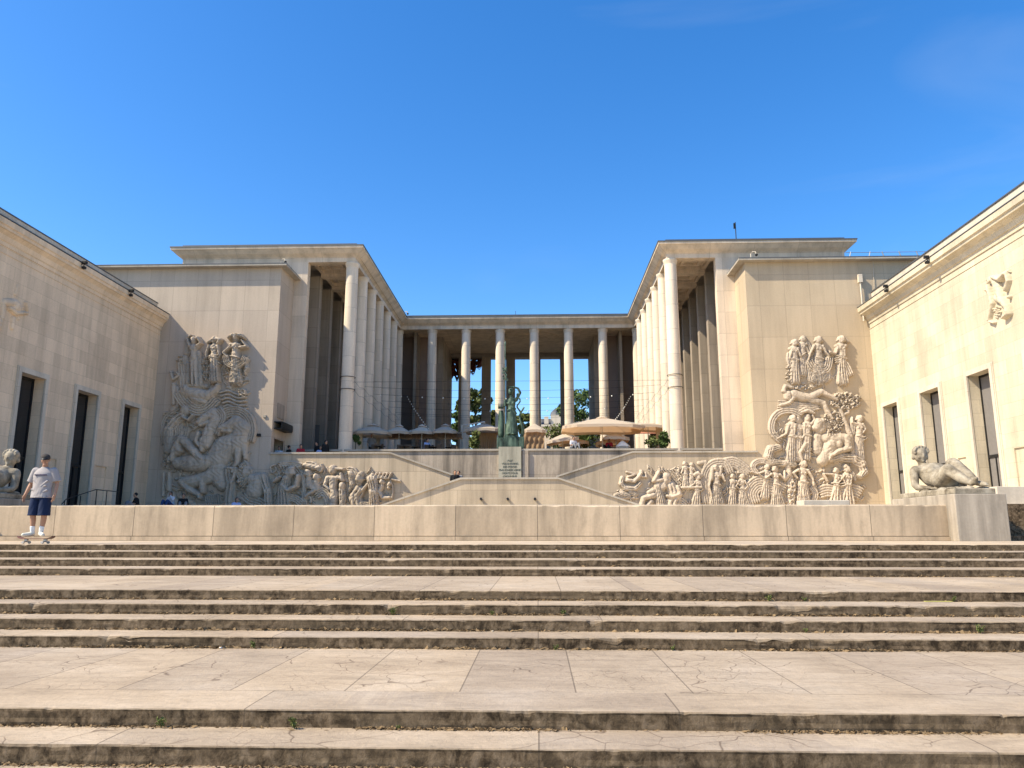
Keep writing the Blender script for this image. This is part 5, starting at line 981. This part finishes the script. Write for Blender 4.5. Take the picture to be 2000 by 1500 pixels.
px_par(1204, 1232, 870, 859, 49.3, 'small white folded sun shade at the foot of the right parasols', top='bulb', tiers=False, d=.9)
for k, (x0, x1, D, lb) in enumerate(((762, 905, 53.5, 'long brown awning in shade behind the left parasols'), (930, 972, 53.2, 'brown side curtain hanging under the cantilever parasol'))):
    a = at(x0, 848, D=D); c = at(x1, 848, D=D); t = thing('awning', ((a.x+c.x)/2, D, ZB), lb, 'awning')
    MB().prism([(D-1.2, a.z-.12), (D+1.2, a.z+.25), (D+1.2, a.z+.29), (D-1.2, a.z-.08)], a.x, c.x, 'x').build('canopy', M['valance'], t)
    n = 40; vs = []; 
    for i in range(n+1):
        xx = a.x+(c.x-a.x)*i/n; yy = D-1.2+.03*math.sin(i*1.9); vs += [(xx, yy, a.z-.13), (xx, yy+.03*math.sin(i*2.3), a.z-.42 if k == 0 else ZB+.35)]
    MB().add(vs, [(2*i, 2*i+1, 2*i+3, 2*i+2) for i in range(n)]).build('curtain', M['brown'] if k == 0 else M['valance'], t)
    lg = [MB().tube([(xx, D-1.1, ZB), (xx, D-1.1, a.z-.1)], .03, 6).build('post', M['pole'], t) for xx in (a.x+.1, c.x-.1)]
a = at(1022, 843, D=50.4); c = at(1063, 843, D=50.4); t = thing('side_curtain', ((a.x+c.x)/2, 50.2, ZB), 'tan fabric curtain with folds right of the bronze statue', 'curtain')
vs = []; n = 30
for i in range(n+1):
    for j in range(7):
        f = j/6; xx = a.x+(c.x-a.x)*i/n; vs.append((xx, 50.35+.05*math.sin(i*.9+j)+.06*math.sin(j*2.4), a.z*(1-f)+(ZB+.36)*f+.05*math.sin(i*.5+j)))
MB().add(vs, [(7*i+j, 7*i+j+1, 7*i+j+8, 7*i+j+7) for i in range(n) for j in range(6)]).build('fabric', M['valance'], t, smooth=True)
t = thing('red_awning', (at(1262, 850, D=56).x, 56, ZB), 'low rust red awning in front of the right columns', 'awning')
a = at(1234, 850, D=56); c = at(1292, 847, D=56); MB().prism([(55.2, a.z), (57, a.z+.35), (57, a.z+.4), (55.2, a.z+.05)], a.x, c.x, 'x').build('canopy', M['awning'], t)
for xx in (a.x+.1, (a.x+c.x)/2, c.x-.1): MB().tube([(xx, 55.3, ZB), (xx, 55.3, a.z)], .03, 6).build('post', M['pole'], t)
px_par(716, 776, 848, 838, 55.5, 'shaded parasol of the back row behind the first and second', tiers=False)
px_par(778, 838, 848, 838, 55.8, 'shaded parasol of the back row behind the second and third', tiers=False)
px_par(838, 900, 848, 838, 56.1, 'shaded parasol of the back row behind the fourth', tiers=False)
# cafe furniture (only tops show over the terrace edge)
def table_set(x, y, label):
    t = thing('cafe_table', (x, y, ZB), label, 'table', 'cafe tables on the terrace'); MB().lathe([(.36, .72), (.36, .75)], (x, y, ZB), 16).build('tabletop', M['wood'], t); MB().tube([(x, y, ZB), (x, y, ZB+.72)], .03, 8).build('leg', M['dark'], t)
    MB().lathe([(.22, 0), (.2, .03)], (x, y, ZB), 12).build('foot', M['dark'], t)
for k, px in enumerate((742, 790, 810, 850, 880)): table_set(at(px, 865, D=49.3+.2*k).x, 49.3+.2*k, ('round dark cafe table under the leftmost parasol', 'round dark cafe table under the second parasol', 'round dark cafe table under the third parasol', 'round dark cafe table under the fourth parasol', 'round dark cafe table left of the cantilever arm')[k])
def chair(x, y, rz, label):
    t = thing('cafe_chair', (0, 0, 0), label, 'chair', 'cafe chairs on the terrace')
    MB().box(-.21, .21, -.21, .21, .43, .46).build('seat', M['wood'], t, bevel=.01); MB().box(-.21, .21, .19, .22, .55, .86).build('backrest', M['wood'], t, bevel=.01)
    for sx in (-1, 1):
        for sy in (-1, 1): MB().tube([(sx*.19, sy*.19, 0), (sx*.19, sy*.19, .44 if sy < 0 else .84)], .014, 6).build('leg', M['dark'], t)
    t.location = (x, y, ZB); t.rotation_euler[2] = rz; return t
c0 = chair(at(733, 862, D=49.1).x, 49.1, .4, 'dark cafe chair left of the leftmost table')
for px, D, rz, lb in ((752, 49.2, 2.2, 'dark cafe chair right of the leftmost table'), (782, 49.2, .2, 'dark cafe chair between the first and second parasol poles'), (800, 49.6, 3, 'dark cafe chair under the gap of the second and third parasol'), (838, 49.4, 1, 'dark cafe chair left of the fourth parasol pole'), (862, 49.5, 2.6, 'dark cafe chair right of the fourth parasol pole'), (890, 49.4, .8, 'dark cafe chair near the cantilever arm foot')):
    inst(c0, (at(px, 862, D=D).x, D, ZB), lb, rz)
# entrance banner
t = thing('entrance_banner', (at(619, 850, D=48.3).x, 48.3, 4.9), 'narrow black upright banner between the first left piers', 'banner')
x_ = at(619, 850, D=48.3).x; MB().box(x_-.14, x_+.14, 48.3, 48.34, 5.2, 7.0).build('panel', M['dark'], t); MB().lathe([(.25, 0), (.22, .06)], (x_, 48.32, 4.99), 12).build('base', M['dark'], t); MB().tube([(x_, 48.36, 5.0), (x_, 48.36, 7.0)], .02, 6).build('pole', M['dark'], t)
# ---- leaf cards
def leafcloud(mb, c, r, n, s, rs):
    for _ in range(n):
        v = rs.normal(size=3); v /= np.linalg.norm(v); f = rs.rand()**.45; p = np.array(c)+v*np.array(r)*f
        a = rs.normal(size=3); a /= np.linalg.norm(a); b_ = np.cross(a, rs.normal(size=3)); b_ /= np.linalg.norm(b_); l = s*(.6+.8*rs.rand()); w = l*.55
        mb.add([tuple(p-a*l), tuple(p+b_*w), tuple(p+a*l), tuple(p-b_*w)], [(0, 1, 2, 3)])
def tree(px, ptop, D, w, label, seed, mat=None, s=.22, n=3600, squash=1.0):
    rs = np.random.RandomState(seed); tp = at(px, ptop, D=D); H = tp.z-ZB; t = thing('tree', (tp.x, D, ZB), label, 'tree', 'trees behind the loggia')
    k = MB(); k.tube([(tp.x, D, ZB), (tp.x+.2, D, ZB+H*.35), (tp.x-.1, D, ZB+H*.75)], [.32, .22, .08], 10)
    tips = []
    for i in range(9):
        a = rs.rand()*6.28; z = ZB+H*(.35+.45*rs.rand()); e = (tp.x+math.cos(a)*w*.35, D+math.sin(a)*w*.35, z+H*.15); k.tube([(tp.x, D, z-H*.06), ((tp.x+e[0])/2, (D+e[1])/2, z), e], [.12, .08, .03], 6); tips.append(e)
    k.build('trunk', M['bark'], t); b = MB()
    for i in range(26):
        a = rs.rand()*6.28; zf = rs.rand(); z = ZB+H*(.42+.54*zf); rr = w*.5*math.sqrt(max(.05, 1-(zf*1.1-.35)**2))*rs.rand()**.5; c = (tp.x+rr*math.cos(a)*.85, D+rr*math.sin(a)*.85, z)
        q_ = w*(.10+.09*rs.rand()); leafcloud(b, c, (q_, q_, q_*.7), n//26, s, rs)
    b.build('crown', mat or M['leaf'], t); return t
tree(1139, 752, 88, 6.5, 'tall leafy tree seen through the rightmost loggia opening', 61)
tree(930, 752, 88, 5.0, 'light green tree seen left of the bronze statue between columns', 62, M['leaf2'])
tree(893, 800, 86, 3.0, 'green tree at the leftmost loggia opening', 63)
tree(966, 800, 84, 2.6, 'small green tree just left of the spear', 64, M['leaf2'])
tree(1030, 806, 90, 3.6, 'light green tree right of the bronze statue', 65, M['leaf2'])
def shrub(px, py, D, r, n, label, mat='leaf2', s=.09, name='shrub'):
    p = at(px, py, D=D); rs = np.random.RandomState(int(px)); t = thing(name, (p.x, D, ZB), label, 'plant')
    MB().lathe([(.18, 0), (.24, .45), (.22, .45)], (p.x, D, ZB), 14).build('pot', M['wood'], t); MB().tube([(p.x, D, ZB+.3), (p.x, D, p.z)], .03, 6).build('stem', M['bark'], t)
    b = MB()
    for _ in range(7):
        v = rs.normal(size=3)*r*.42; leafcloud(b, (p.x+v[0], D+v[1], p.z+v[2]), (r*.55,)*3, n//7, s, rs)
    b.build('foliage', M[mat], t)
shrub(1080, 852, 54, .9, 900, 'bushy green shrub under the left end of the right parasols')
shrub(926, 858, 50, .55, 600, 'leafy potted plant under the cantilever parasol')
shrub(695, 858, 49.3, .28, 300, 'small dark shrub right beside the first left column', 'leaf')
shrub(1150, 862, 53.5, .8, 700, 'low green shrub in the shade of the very large parasol', 'leaf')
shrub(1296, 857, 49.5, .5, 500, 'spiky dark green plant against the first right column', 'leaf', .12)
shrub(1275, 864, 49.4, .45, 400, 'grey green low plant left of the spiky one', 'leaf2', .08)
# hanging net
t = thing('hanging_net', (-7.2, 76.2, 17.5), 'dark red ragged netting hanging in the upper left of the loggia', 'netting')
rs = np.random.RandomState(5); b = MB(); N1, N2 = 40, 24
def netp(u, v):
    drop = (2.75-.75*abs(min(u+.1, 0))-2.35*max(u+.1, 0)**1.4)*(.88+.12*math.sin(u*23)); return (-7.05+u*2.1, 76.0+.25*math.sin(u*5+v*4)-.4*v*(1-u*u), 17.7-v*max(.12, drop)*1.0-.1*math.sin(v*7+u*9)*v)
vs = [netp(-1+2*i/N1, j/N2) for i in range(N1+1) for j in range(N2+1)]; fs = []
for i in range(N1):
    for j in range(N2):
        if rs.rand() < .02+.10*(j/N2)**4: continue
        a = i*(N2+1)+j; fs.append((a, a+1, a+N2+2, a+N2+1))
b.add(vs, fs); b.build('mesh', M['net'], t)
# far mansard building
t = thing('far_building', (2, 125, ZB), 'distant stone apartment house with mansard roof and chimneys', 'building')
a = at(1040, 836, D=125); z1 = at(1075, 830, D=125).z; z2 = at(1075, 812, D=125).z; xA, xB = -1.0, 9.5
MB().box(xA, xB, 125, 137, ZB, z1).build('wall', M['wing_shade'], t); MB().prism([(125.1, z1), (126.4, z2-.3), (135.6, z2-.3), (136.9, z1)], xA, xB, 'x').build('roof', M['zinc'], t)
MB().box(xA-.2, xB+.2, 124.7, 125.2, z1-.3, z1+.05).build('cornice', M['white'], t); MB().box(2.3, 3.9, 125.3, 127, z1, z2+.2).build('dormer_tower', M['white'], t); MB().lathe([(.9, 0), (.8, .5), (.3, 1.0), (.05, 1.2)], (3.1, 126.2, z2+.2), 12).build('dome', M['zinc'], t)
for xx in (0, 1.2, 5.4, 6.8, 8.1):
    w = MB().box(xx, xx+.7, 124.95, 125.3, z1+.2, z1+1.4).build('dormer', M['white'], t)
for k in range(10):
    for zz in (ZB+2, ZB+5, ZB+8):
        if zz < z1-2: MB().box(xA+.5+k*1.02, xA+1.05+k*1.02, 124.93, 124.99, zz, zz+1.7).build('window', M['glass'], t)
# ---- string lights
def cable(t, p, q, sag, r, n=16, nm='cable'):
    p, q = Vector(p), Vector(q); pts = [p.lerp(q, k/n)-Vector((0, 0, sag*4*(k/n)*(1-k/n))) for k in range(n+1)]; MB().tube(pts, r, 4, False).build(nm, M['dark'], t); return pts
bproto = None
def bulbs(t, pts, every, dz=.06):
    global bproto
    for p in pts[1:-1:every]:
        if bproto is None:
            mb = MB().ell((0, 0, 0), (.045, .045, .055), None, 8, 6); o = mb.build('bulb', M['bulb'], None, smooth=True); bproto = o.data; o.parent = t
        else: o = bpy.data.objects.new('bulb', bproto); COL.objects.link(o); o.parent = t
        o.location = p-t.location-Vector((0, 0, dz))
xl, xr = XC-HWX+.45, XC+HWX-.45
for k in range(7):
    y = ys[k] if k < 6 else ys[5]+1; z = 9.95 if k else 9.7
    t = thing('string_light', (xl, y, z), ('string of lights across the court at the first pair of columns', 'string of lights across the court at the second pair of columns', 'string of lights across the court at the third pair of columns', 'string of lights across the court at the fourth pair of columns', 'string of lights across the court at the fifth pair of columns', 'string of lights across the court at the sixth pair of columns', 'string of lights across the court just before the rear columns')[k], 'string light', 'festoon strings over the terrace')
    pts = cable(t, (xl, y, z), (xr, y, z), .35 if k else .0, .008, 40)
    if k in (2, 4): bulbs(t, pts, 3)
for s, nm in ((-1, 'left'), (1, 'right')):
    xa = XC+s*(HWX-.45)
    t = thing('string_light', (xa, 49, 10.4), nm+' descending string of white bulbs running from the columns down to the parasols', 'string light', 'descending bulb strings')
    p0 = at(795, 772, D=60) if s < 0 else at(1232, 772, D=60); p1 = at(838, 836, D=52) if s < 0 else at(1196, 824, D=52); t.location = p0
    pts = cable(t, p0, p1, .15, .012, 44); bulbs(t, pts, 3)
    t = thing('cable_run', (xa, 48, 9.5), nm+' double cable looped along the columns', 'cable')
    for zz in (9.15, 9.75):
        pp = []
        for i in range(6): pp += [(xa+s*.0, ys[i]-.5, zz-(.2 if i == 0 else 0)), (xa-s*.02, ys[i], zz-.03), (xa, ys[i]+1.4, zz-.14)]
        MB().tube(pp, .009, 5).build('cable', M['dark'], t)
    for zz in (9.2, 10.0): b = MB(); n = 28; b.tube([(XC+s*HWX+.475*math.cos(2*math.pi*k/n), Y0c+.475*math.sin(2*math.pi*k/n), zz) for k in range(n+1)], .02, 5, False); b.build('strap', M['dark'], t)
# ================================================================== ROOF THINGS
def post(name, p, h, r, label, cat, extra=None):
    t = thing(name, p, label, cat); MB().tube([p, (p[0], p[1], p[2]+h)], r, 6).build('mast', M['dark'], t)
    if extra: extra(t, p, h)
    return t
p = at(1438, 470, D=48.2); post('antenna', (p.x, 48.2, ZT+1.2), 1.5, .03, 'thin antenna mast with small head on the right roof', 'antenna', lambda t, p, h: (MB().box(p[0]-.12, p[0]-.04, 48.15, 48.25, p[2]+h*.7, p[2]+h*.95).build('head', M['dark'], t), MB().box(p[0]-.3, p[0]+.25, 48.1, 48.3, p[2], p[2]+.1).build('foot', M['dark'], t)))
p = at(1007, 618, D=66); post('lightning_rod', (p.x, 66, ZT+1.2), .8, .02, 'thin rod in the middle of the rear roof edge', 'rod')
def camera_arm(px, py, D, s, label):
    p = at(px, py, D=D); t = thing('security_camera', p, label, 'camera')
    MB().tube([p, p+Vector((0, 0, .3)), p+Vector((s*.1, -.05, .42)), p+Vector((s*.25, -.1, .40)), p+Vector((s*.3, -.12, .25))], .035, 8).build('arm', M['white'], t); MB().ell(p+Vector((s*.3, -.12, .2)), (.09, .09, .09)).build('dome', M['dark'], t)
camera_arm(549, 519, 45.5, 1, 'white swan neck camera on the left block coping corner'); camera_arm(1467, 505, 45.5, 1, 'white swan neck camera on the right block coping'); camera_arm(790, 618, 64, 1, 'pale curved camera arm at the inner corner of the left roof')
t = thing('roof_railing', (21.5, 47, 16.5), 'thin slanted metal railing on the right block roof', 'railing')
xs_ = [at(x, 507, D=47).x for x in (1652, 1690, 1735, 1768, 1802)]
for i, xx in enumerate(xs_): MB().tube([(xx, 47, 16.52), (xx+(.35 if i < 2 else -.35), 47, 17.75)], .035, 6).build('post', M['metal'], t)
for zz in (17.2, 17.7): MB().tube([(xs_[0], 47, zz), (xs_[-1]+1, 47, zz)], .018, 6).build('rail', M['metal'], t)
t = tag(MB().box(23.4, 24.1, 47.5, 48.2, 16.56, 17.5).build('roof_vent', M['zinc'], bevel=.03), 'dark boxy ventilation unit on the right block roof', 'vent')
p = at(301, 518, D=49); t = thing('roof_ventilator', (p.x, 49, 16.5), 'round dark mushroom ventilator on the left block roof', 'vent'); MB().lathe([(.2, 0), (.2, .35)], (p.x, 49, 16.56), 16).build('pipe', M['dark'], t); MB().lathe([(.34, .35), (.38, .45), (.3, .68), (.08, .78)], (p.x, 49, 16.56), 20).build('cap', M['dark'], t)
t = thing('roof_railing', (-25, 50, 16.5), 'thin wire railing on the left block roof beside the ventilator', 'railing')
for px in (282, 322, 338): q_ = at(px, 518, D=50); MB().tube([(q_.x, 50, 16.56), (q_.x, 50, 17.9)], .014, 5).build('post', M['metal'], t)
MB().tube([(at(282, 505, D=50).x, 50, 17.85), (at(338, 505, D=50).x, 50, 17.85)], .012, 5).build('rail', M['metal'], t)
t = thing('downpipe', (19.4, 44.8, 13), 'pale downpipe and lantern box at the corner of the right relief wall', 'pipe'); p = at(1683, 590, D=44.9); MB().tube([(p.x, 44.85, 12.6), (p.x, 44.85, 15.2)], .05, 8).build('pipe', M['white'], t); MB().box(p.x-.12, p.x+.12, 44.75, 44.95, 15.0, 15.5).build('hopper', M['white'], t)
t = thing('conduit', (22, 44.9, 15), 'thin pale cable hanging down the right relief wall', 'cable'); p = at(1705, 510, D=44.95); MB().tube([(p.x, 44.95, 16.4), (p.x-.05, 44.95, 15.2), (p.x-.1, 44.95, 14.3)], .015, 5).build('cable', M['white'], t)
# handrails by the left wing
t = thing('handrail', (-21.6, 36, 1.15), 'thin black metal handrail ramp along the left wing wall', 'railing')
for y0_, z0_ in ((34.8, 1.7), (36.0, 1.95), (37.3, 2.3), (38.2, 2.3), (39.2, 2.3)): MB().tube([(-21.6, y0_, 1.15), (-21.6, y0_, z0_)], .022, 6).build('post', M['dark'], t)
MB().tube([(-21.6, 34.6, 1.5), (-21.6, 34.9, 1.74), (-21.6, 37.2, 2.3), (-21.6, 39.3, 2.3)], .022, 6).build('rail', M['dark'], t)
# ================================================================== WEEDS AND DIRT ON THE STEPS
def weed(x, i, h, lb, seed, spread=1.0):
    rs = np.random.RandomState(seed); y = SD[i]-.025; z = -RH*(i+1); t = thing('weed', (x, y, z), lb, 'weed', 'weeds growing at the foot of the risers')
    b = MB(); s = MB()
    for k in range(9):
        a = rs.rand()*6.28; L = h*(.6+.5*rs.rand()); e = Vector((x+math.cos(a)*L*.5*spread, y-abs(math.sin(a))*L*.4-.01, z+L)); m_ = Vector((x, y, z)).lerp(e, .5)+Vector((0, 0, L*.1)); s.tube([(x, y, z), m_, e], .0022, 4)
        for q_ in range(7):
            p_ = Vector((x, y, z)).lerp(e, .3+.7*rs.rand()); v = rs.normal(size=3); v /= np.linalg.norm(v); w = np.cross(v, rs.normal(size=3)); w /= np.linalg.norm(w); l = h*(.10+.1*rs.rand())
            c_ = np.array(p_)+v*l; b.add([tuple(c_-v*l), tuple(c_+w*l*.45), tuple(c_+v*l), tuple(c_-w*l*.45)], [(0, 1, 2, 3)])
    s.build('stalks', M['leaf2'], t); b.build('leaves', M['leaf2'], t)
def wx(px, py, i): return at(px, py, D=SD[i]).x
for k, (px, py, i, h, lb) in enumerate(((1500, 1172, 4, .10, 'bright green weed on the right half at the top riser of the middle flight'), (1858, 1170, 4, .09, 'green weed beside the yellow leaf strip on the middle flight'), (1570, 1170, 4, .07, 'small dark weed right of the bright one on the middle flight'), (768, 1198, 5, .12, 'grassy green weed left of centre on the second riser of the middle flight'), (962, 1198, 5, .07, 'small pale weed just left of centre on the second riser'), (1100, 1198, 5, .08, 'brownish weed right of centre on the second riser'), (1912, 1232, 6, .13, 'dark leafy green weed near the right edge on the third riser'), (1572, 1230, 6, .06, 'small green weed on the third riser right of centre'), (1085, 1260, 7, .07, 'green tuft at the lowest riser of the middle flight near centre'), (498, 1262, 7, .10, 'dry yellowish weed clump on the lowest riser of the middle flight'), (1312, 1260, 7, .07, 'small mossy tuft on the lowest riser right of centre'), (318, 1420, 8, .11, 'thin green weed growing at the front riser left'), (579, 1400, 8, .12, 'green weed sprouting from the joint of the front riser'), (780, 1418, 8, .05, 'tiny dry weed on the front riser left of centre'))):
    weed(wx(px, py, i), i, h*(.62 if i == 8 else .8), lb, 200+k)
rs = np.random.RandomState(3); db = MB()
for i, n_ in ((0, 300), (1, 300), (2, 300), (3, 900), (4, 2200), (5, 2200), (6, 2200), (7, 3600), (8, 4200), (9, 3800)):
    if i+1 >= len(SD): continue
    hwid = SD[i]*.72
    dens = hnoise(np.linspace(-hwid, hwid, 400), 300+i, 5, .8)
    for _ in range(n_):
        for tr in range(6):
            u = rs.rand(); 
            if dens[int(u*399)]+.25 > rs.rand(): break
        x = -hwid+2*hwid*u; s_ = (.006+.016*rs.rand()**2)*(1.0 if i > 7 else 1.7); y = SD[i]-.004-abs(rs.normal())*.022; z = -RH*(i+1)+s_*.4-.002
        a = rs.rand()*6.28; ca, sa = math.cos(a), math.sin(a); l = s_*(1+rs.rand()*1.2)
        s_ *= .62; l *= .75; t1, t2 = rs.normal()*s_*.5, rs.normal()*s_*.5
        v = [(x-ca*l, y-sa*l*.6, z+t1), (x+sa*s_*.6, y-ca*s_*.5, z+t2), (x+ca*l, y+sa*l*.6, z-t1), (x-sa*s_*.6, y+ca*s_*.5, z-t2+s_*.3)]
        db.add(v, [(0, 1, 2, 3)])
o = db.build('dirt_litter', M['litter'] if 'litter' in M else M['dirt']); o['kind'] = 'stuff'; o['label'] = 'dry leaf litter and dirt gathered at the foot of the risers'; o['category'] = 'litter'
def stone_bit(px, py, i, r, mat, lb, cat='pebble', flat=.6):
    p = at(px, py, D=SD[i]-.04); tag(MB().ell((p.x, p.y, -RH*(i+1)+r*flat*.8), (r*1.4, r, r*flat), None, 10, 7).build(cat, mat, smooth=True), lb, cat)
stone_bit(432, 1262, 7, .018, M['metal'], 'small blue grey pebble by the lowest riser of the middle flight')
stone_bit(962, 1234, 6, .012, M['white'], 'small white pebble on the third tread near centre')
p = at(1832, 1175, D=SD[4]-.05); tag(MB().box(p.x-.17, p.x+.17, p.y-.03, p.y+.02, -RH*5+.003, -RH*5+.012).build('leaf_strip', plain('yellow_leaf', (.45, .40, .14), .8), bevel=.003), 'long pale yellow leaf lying on the upper tread at the right', 'leaf')
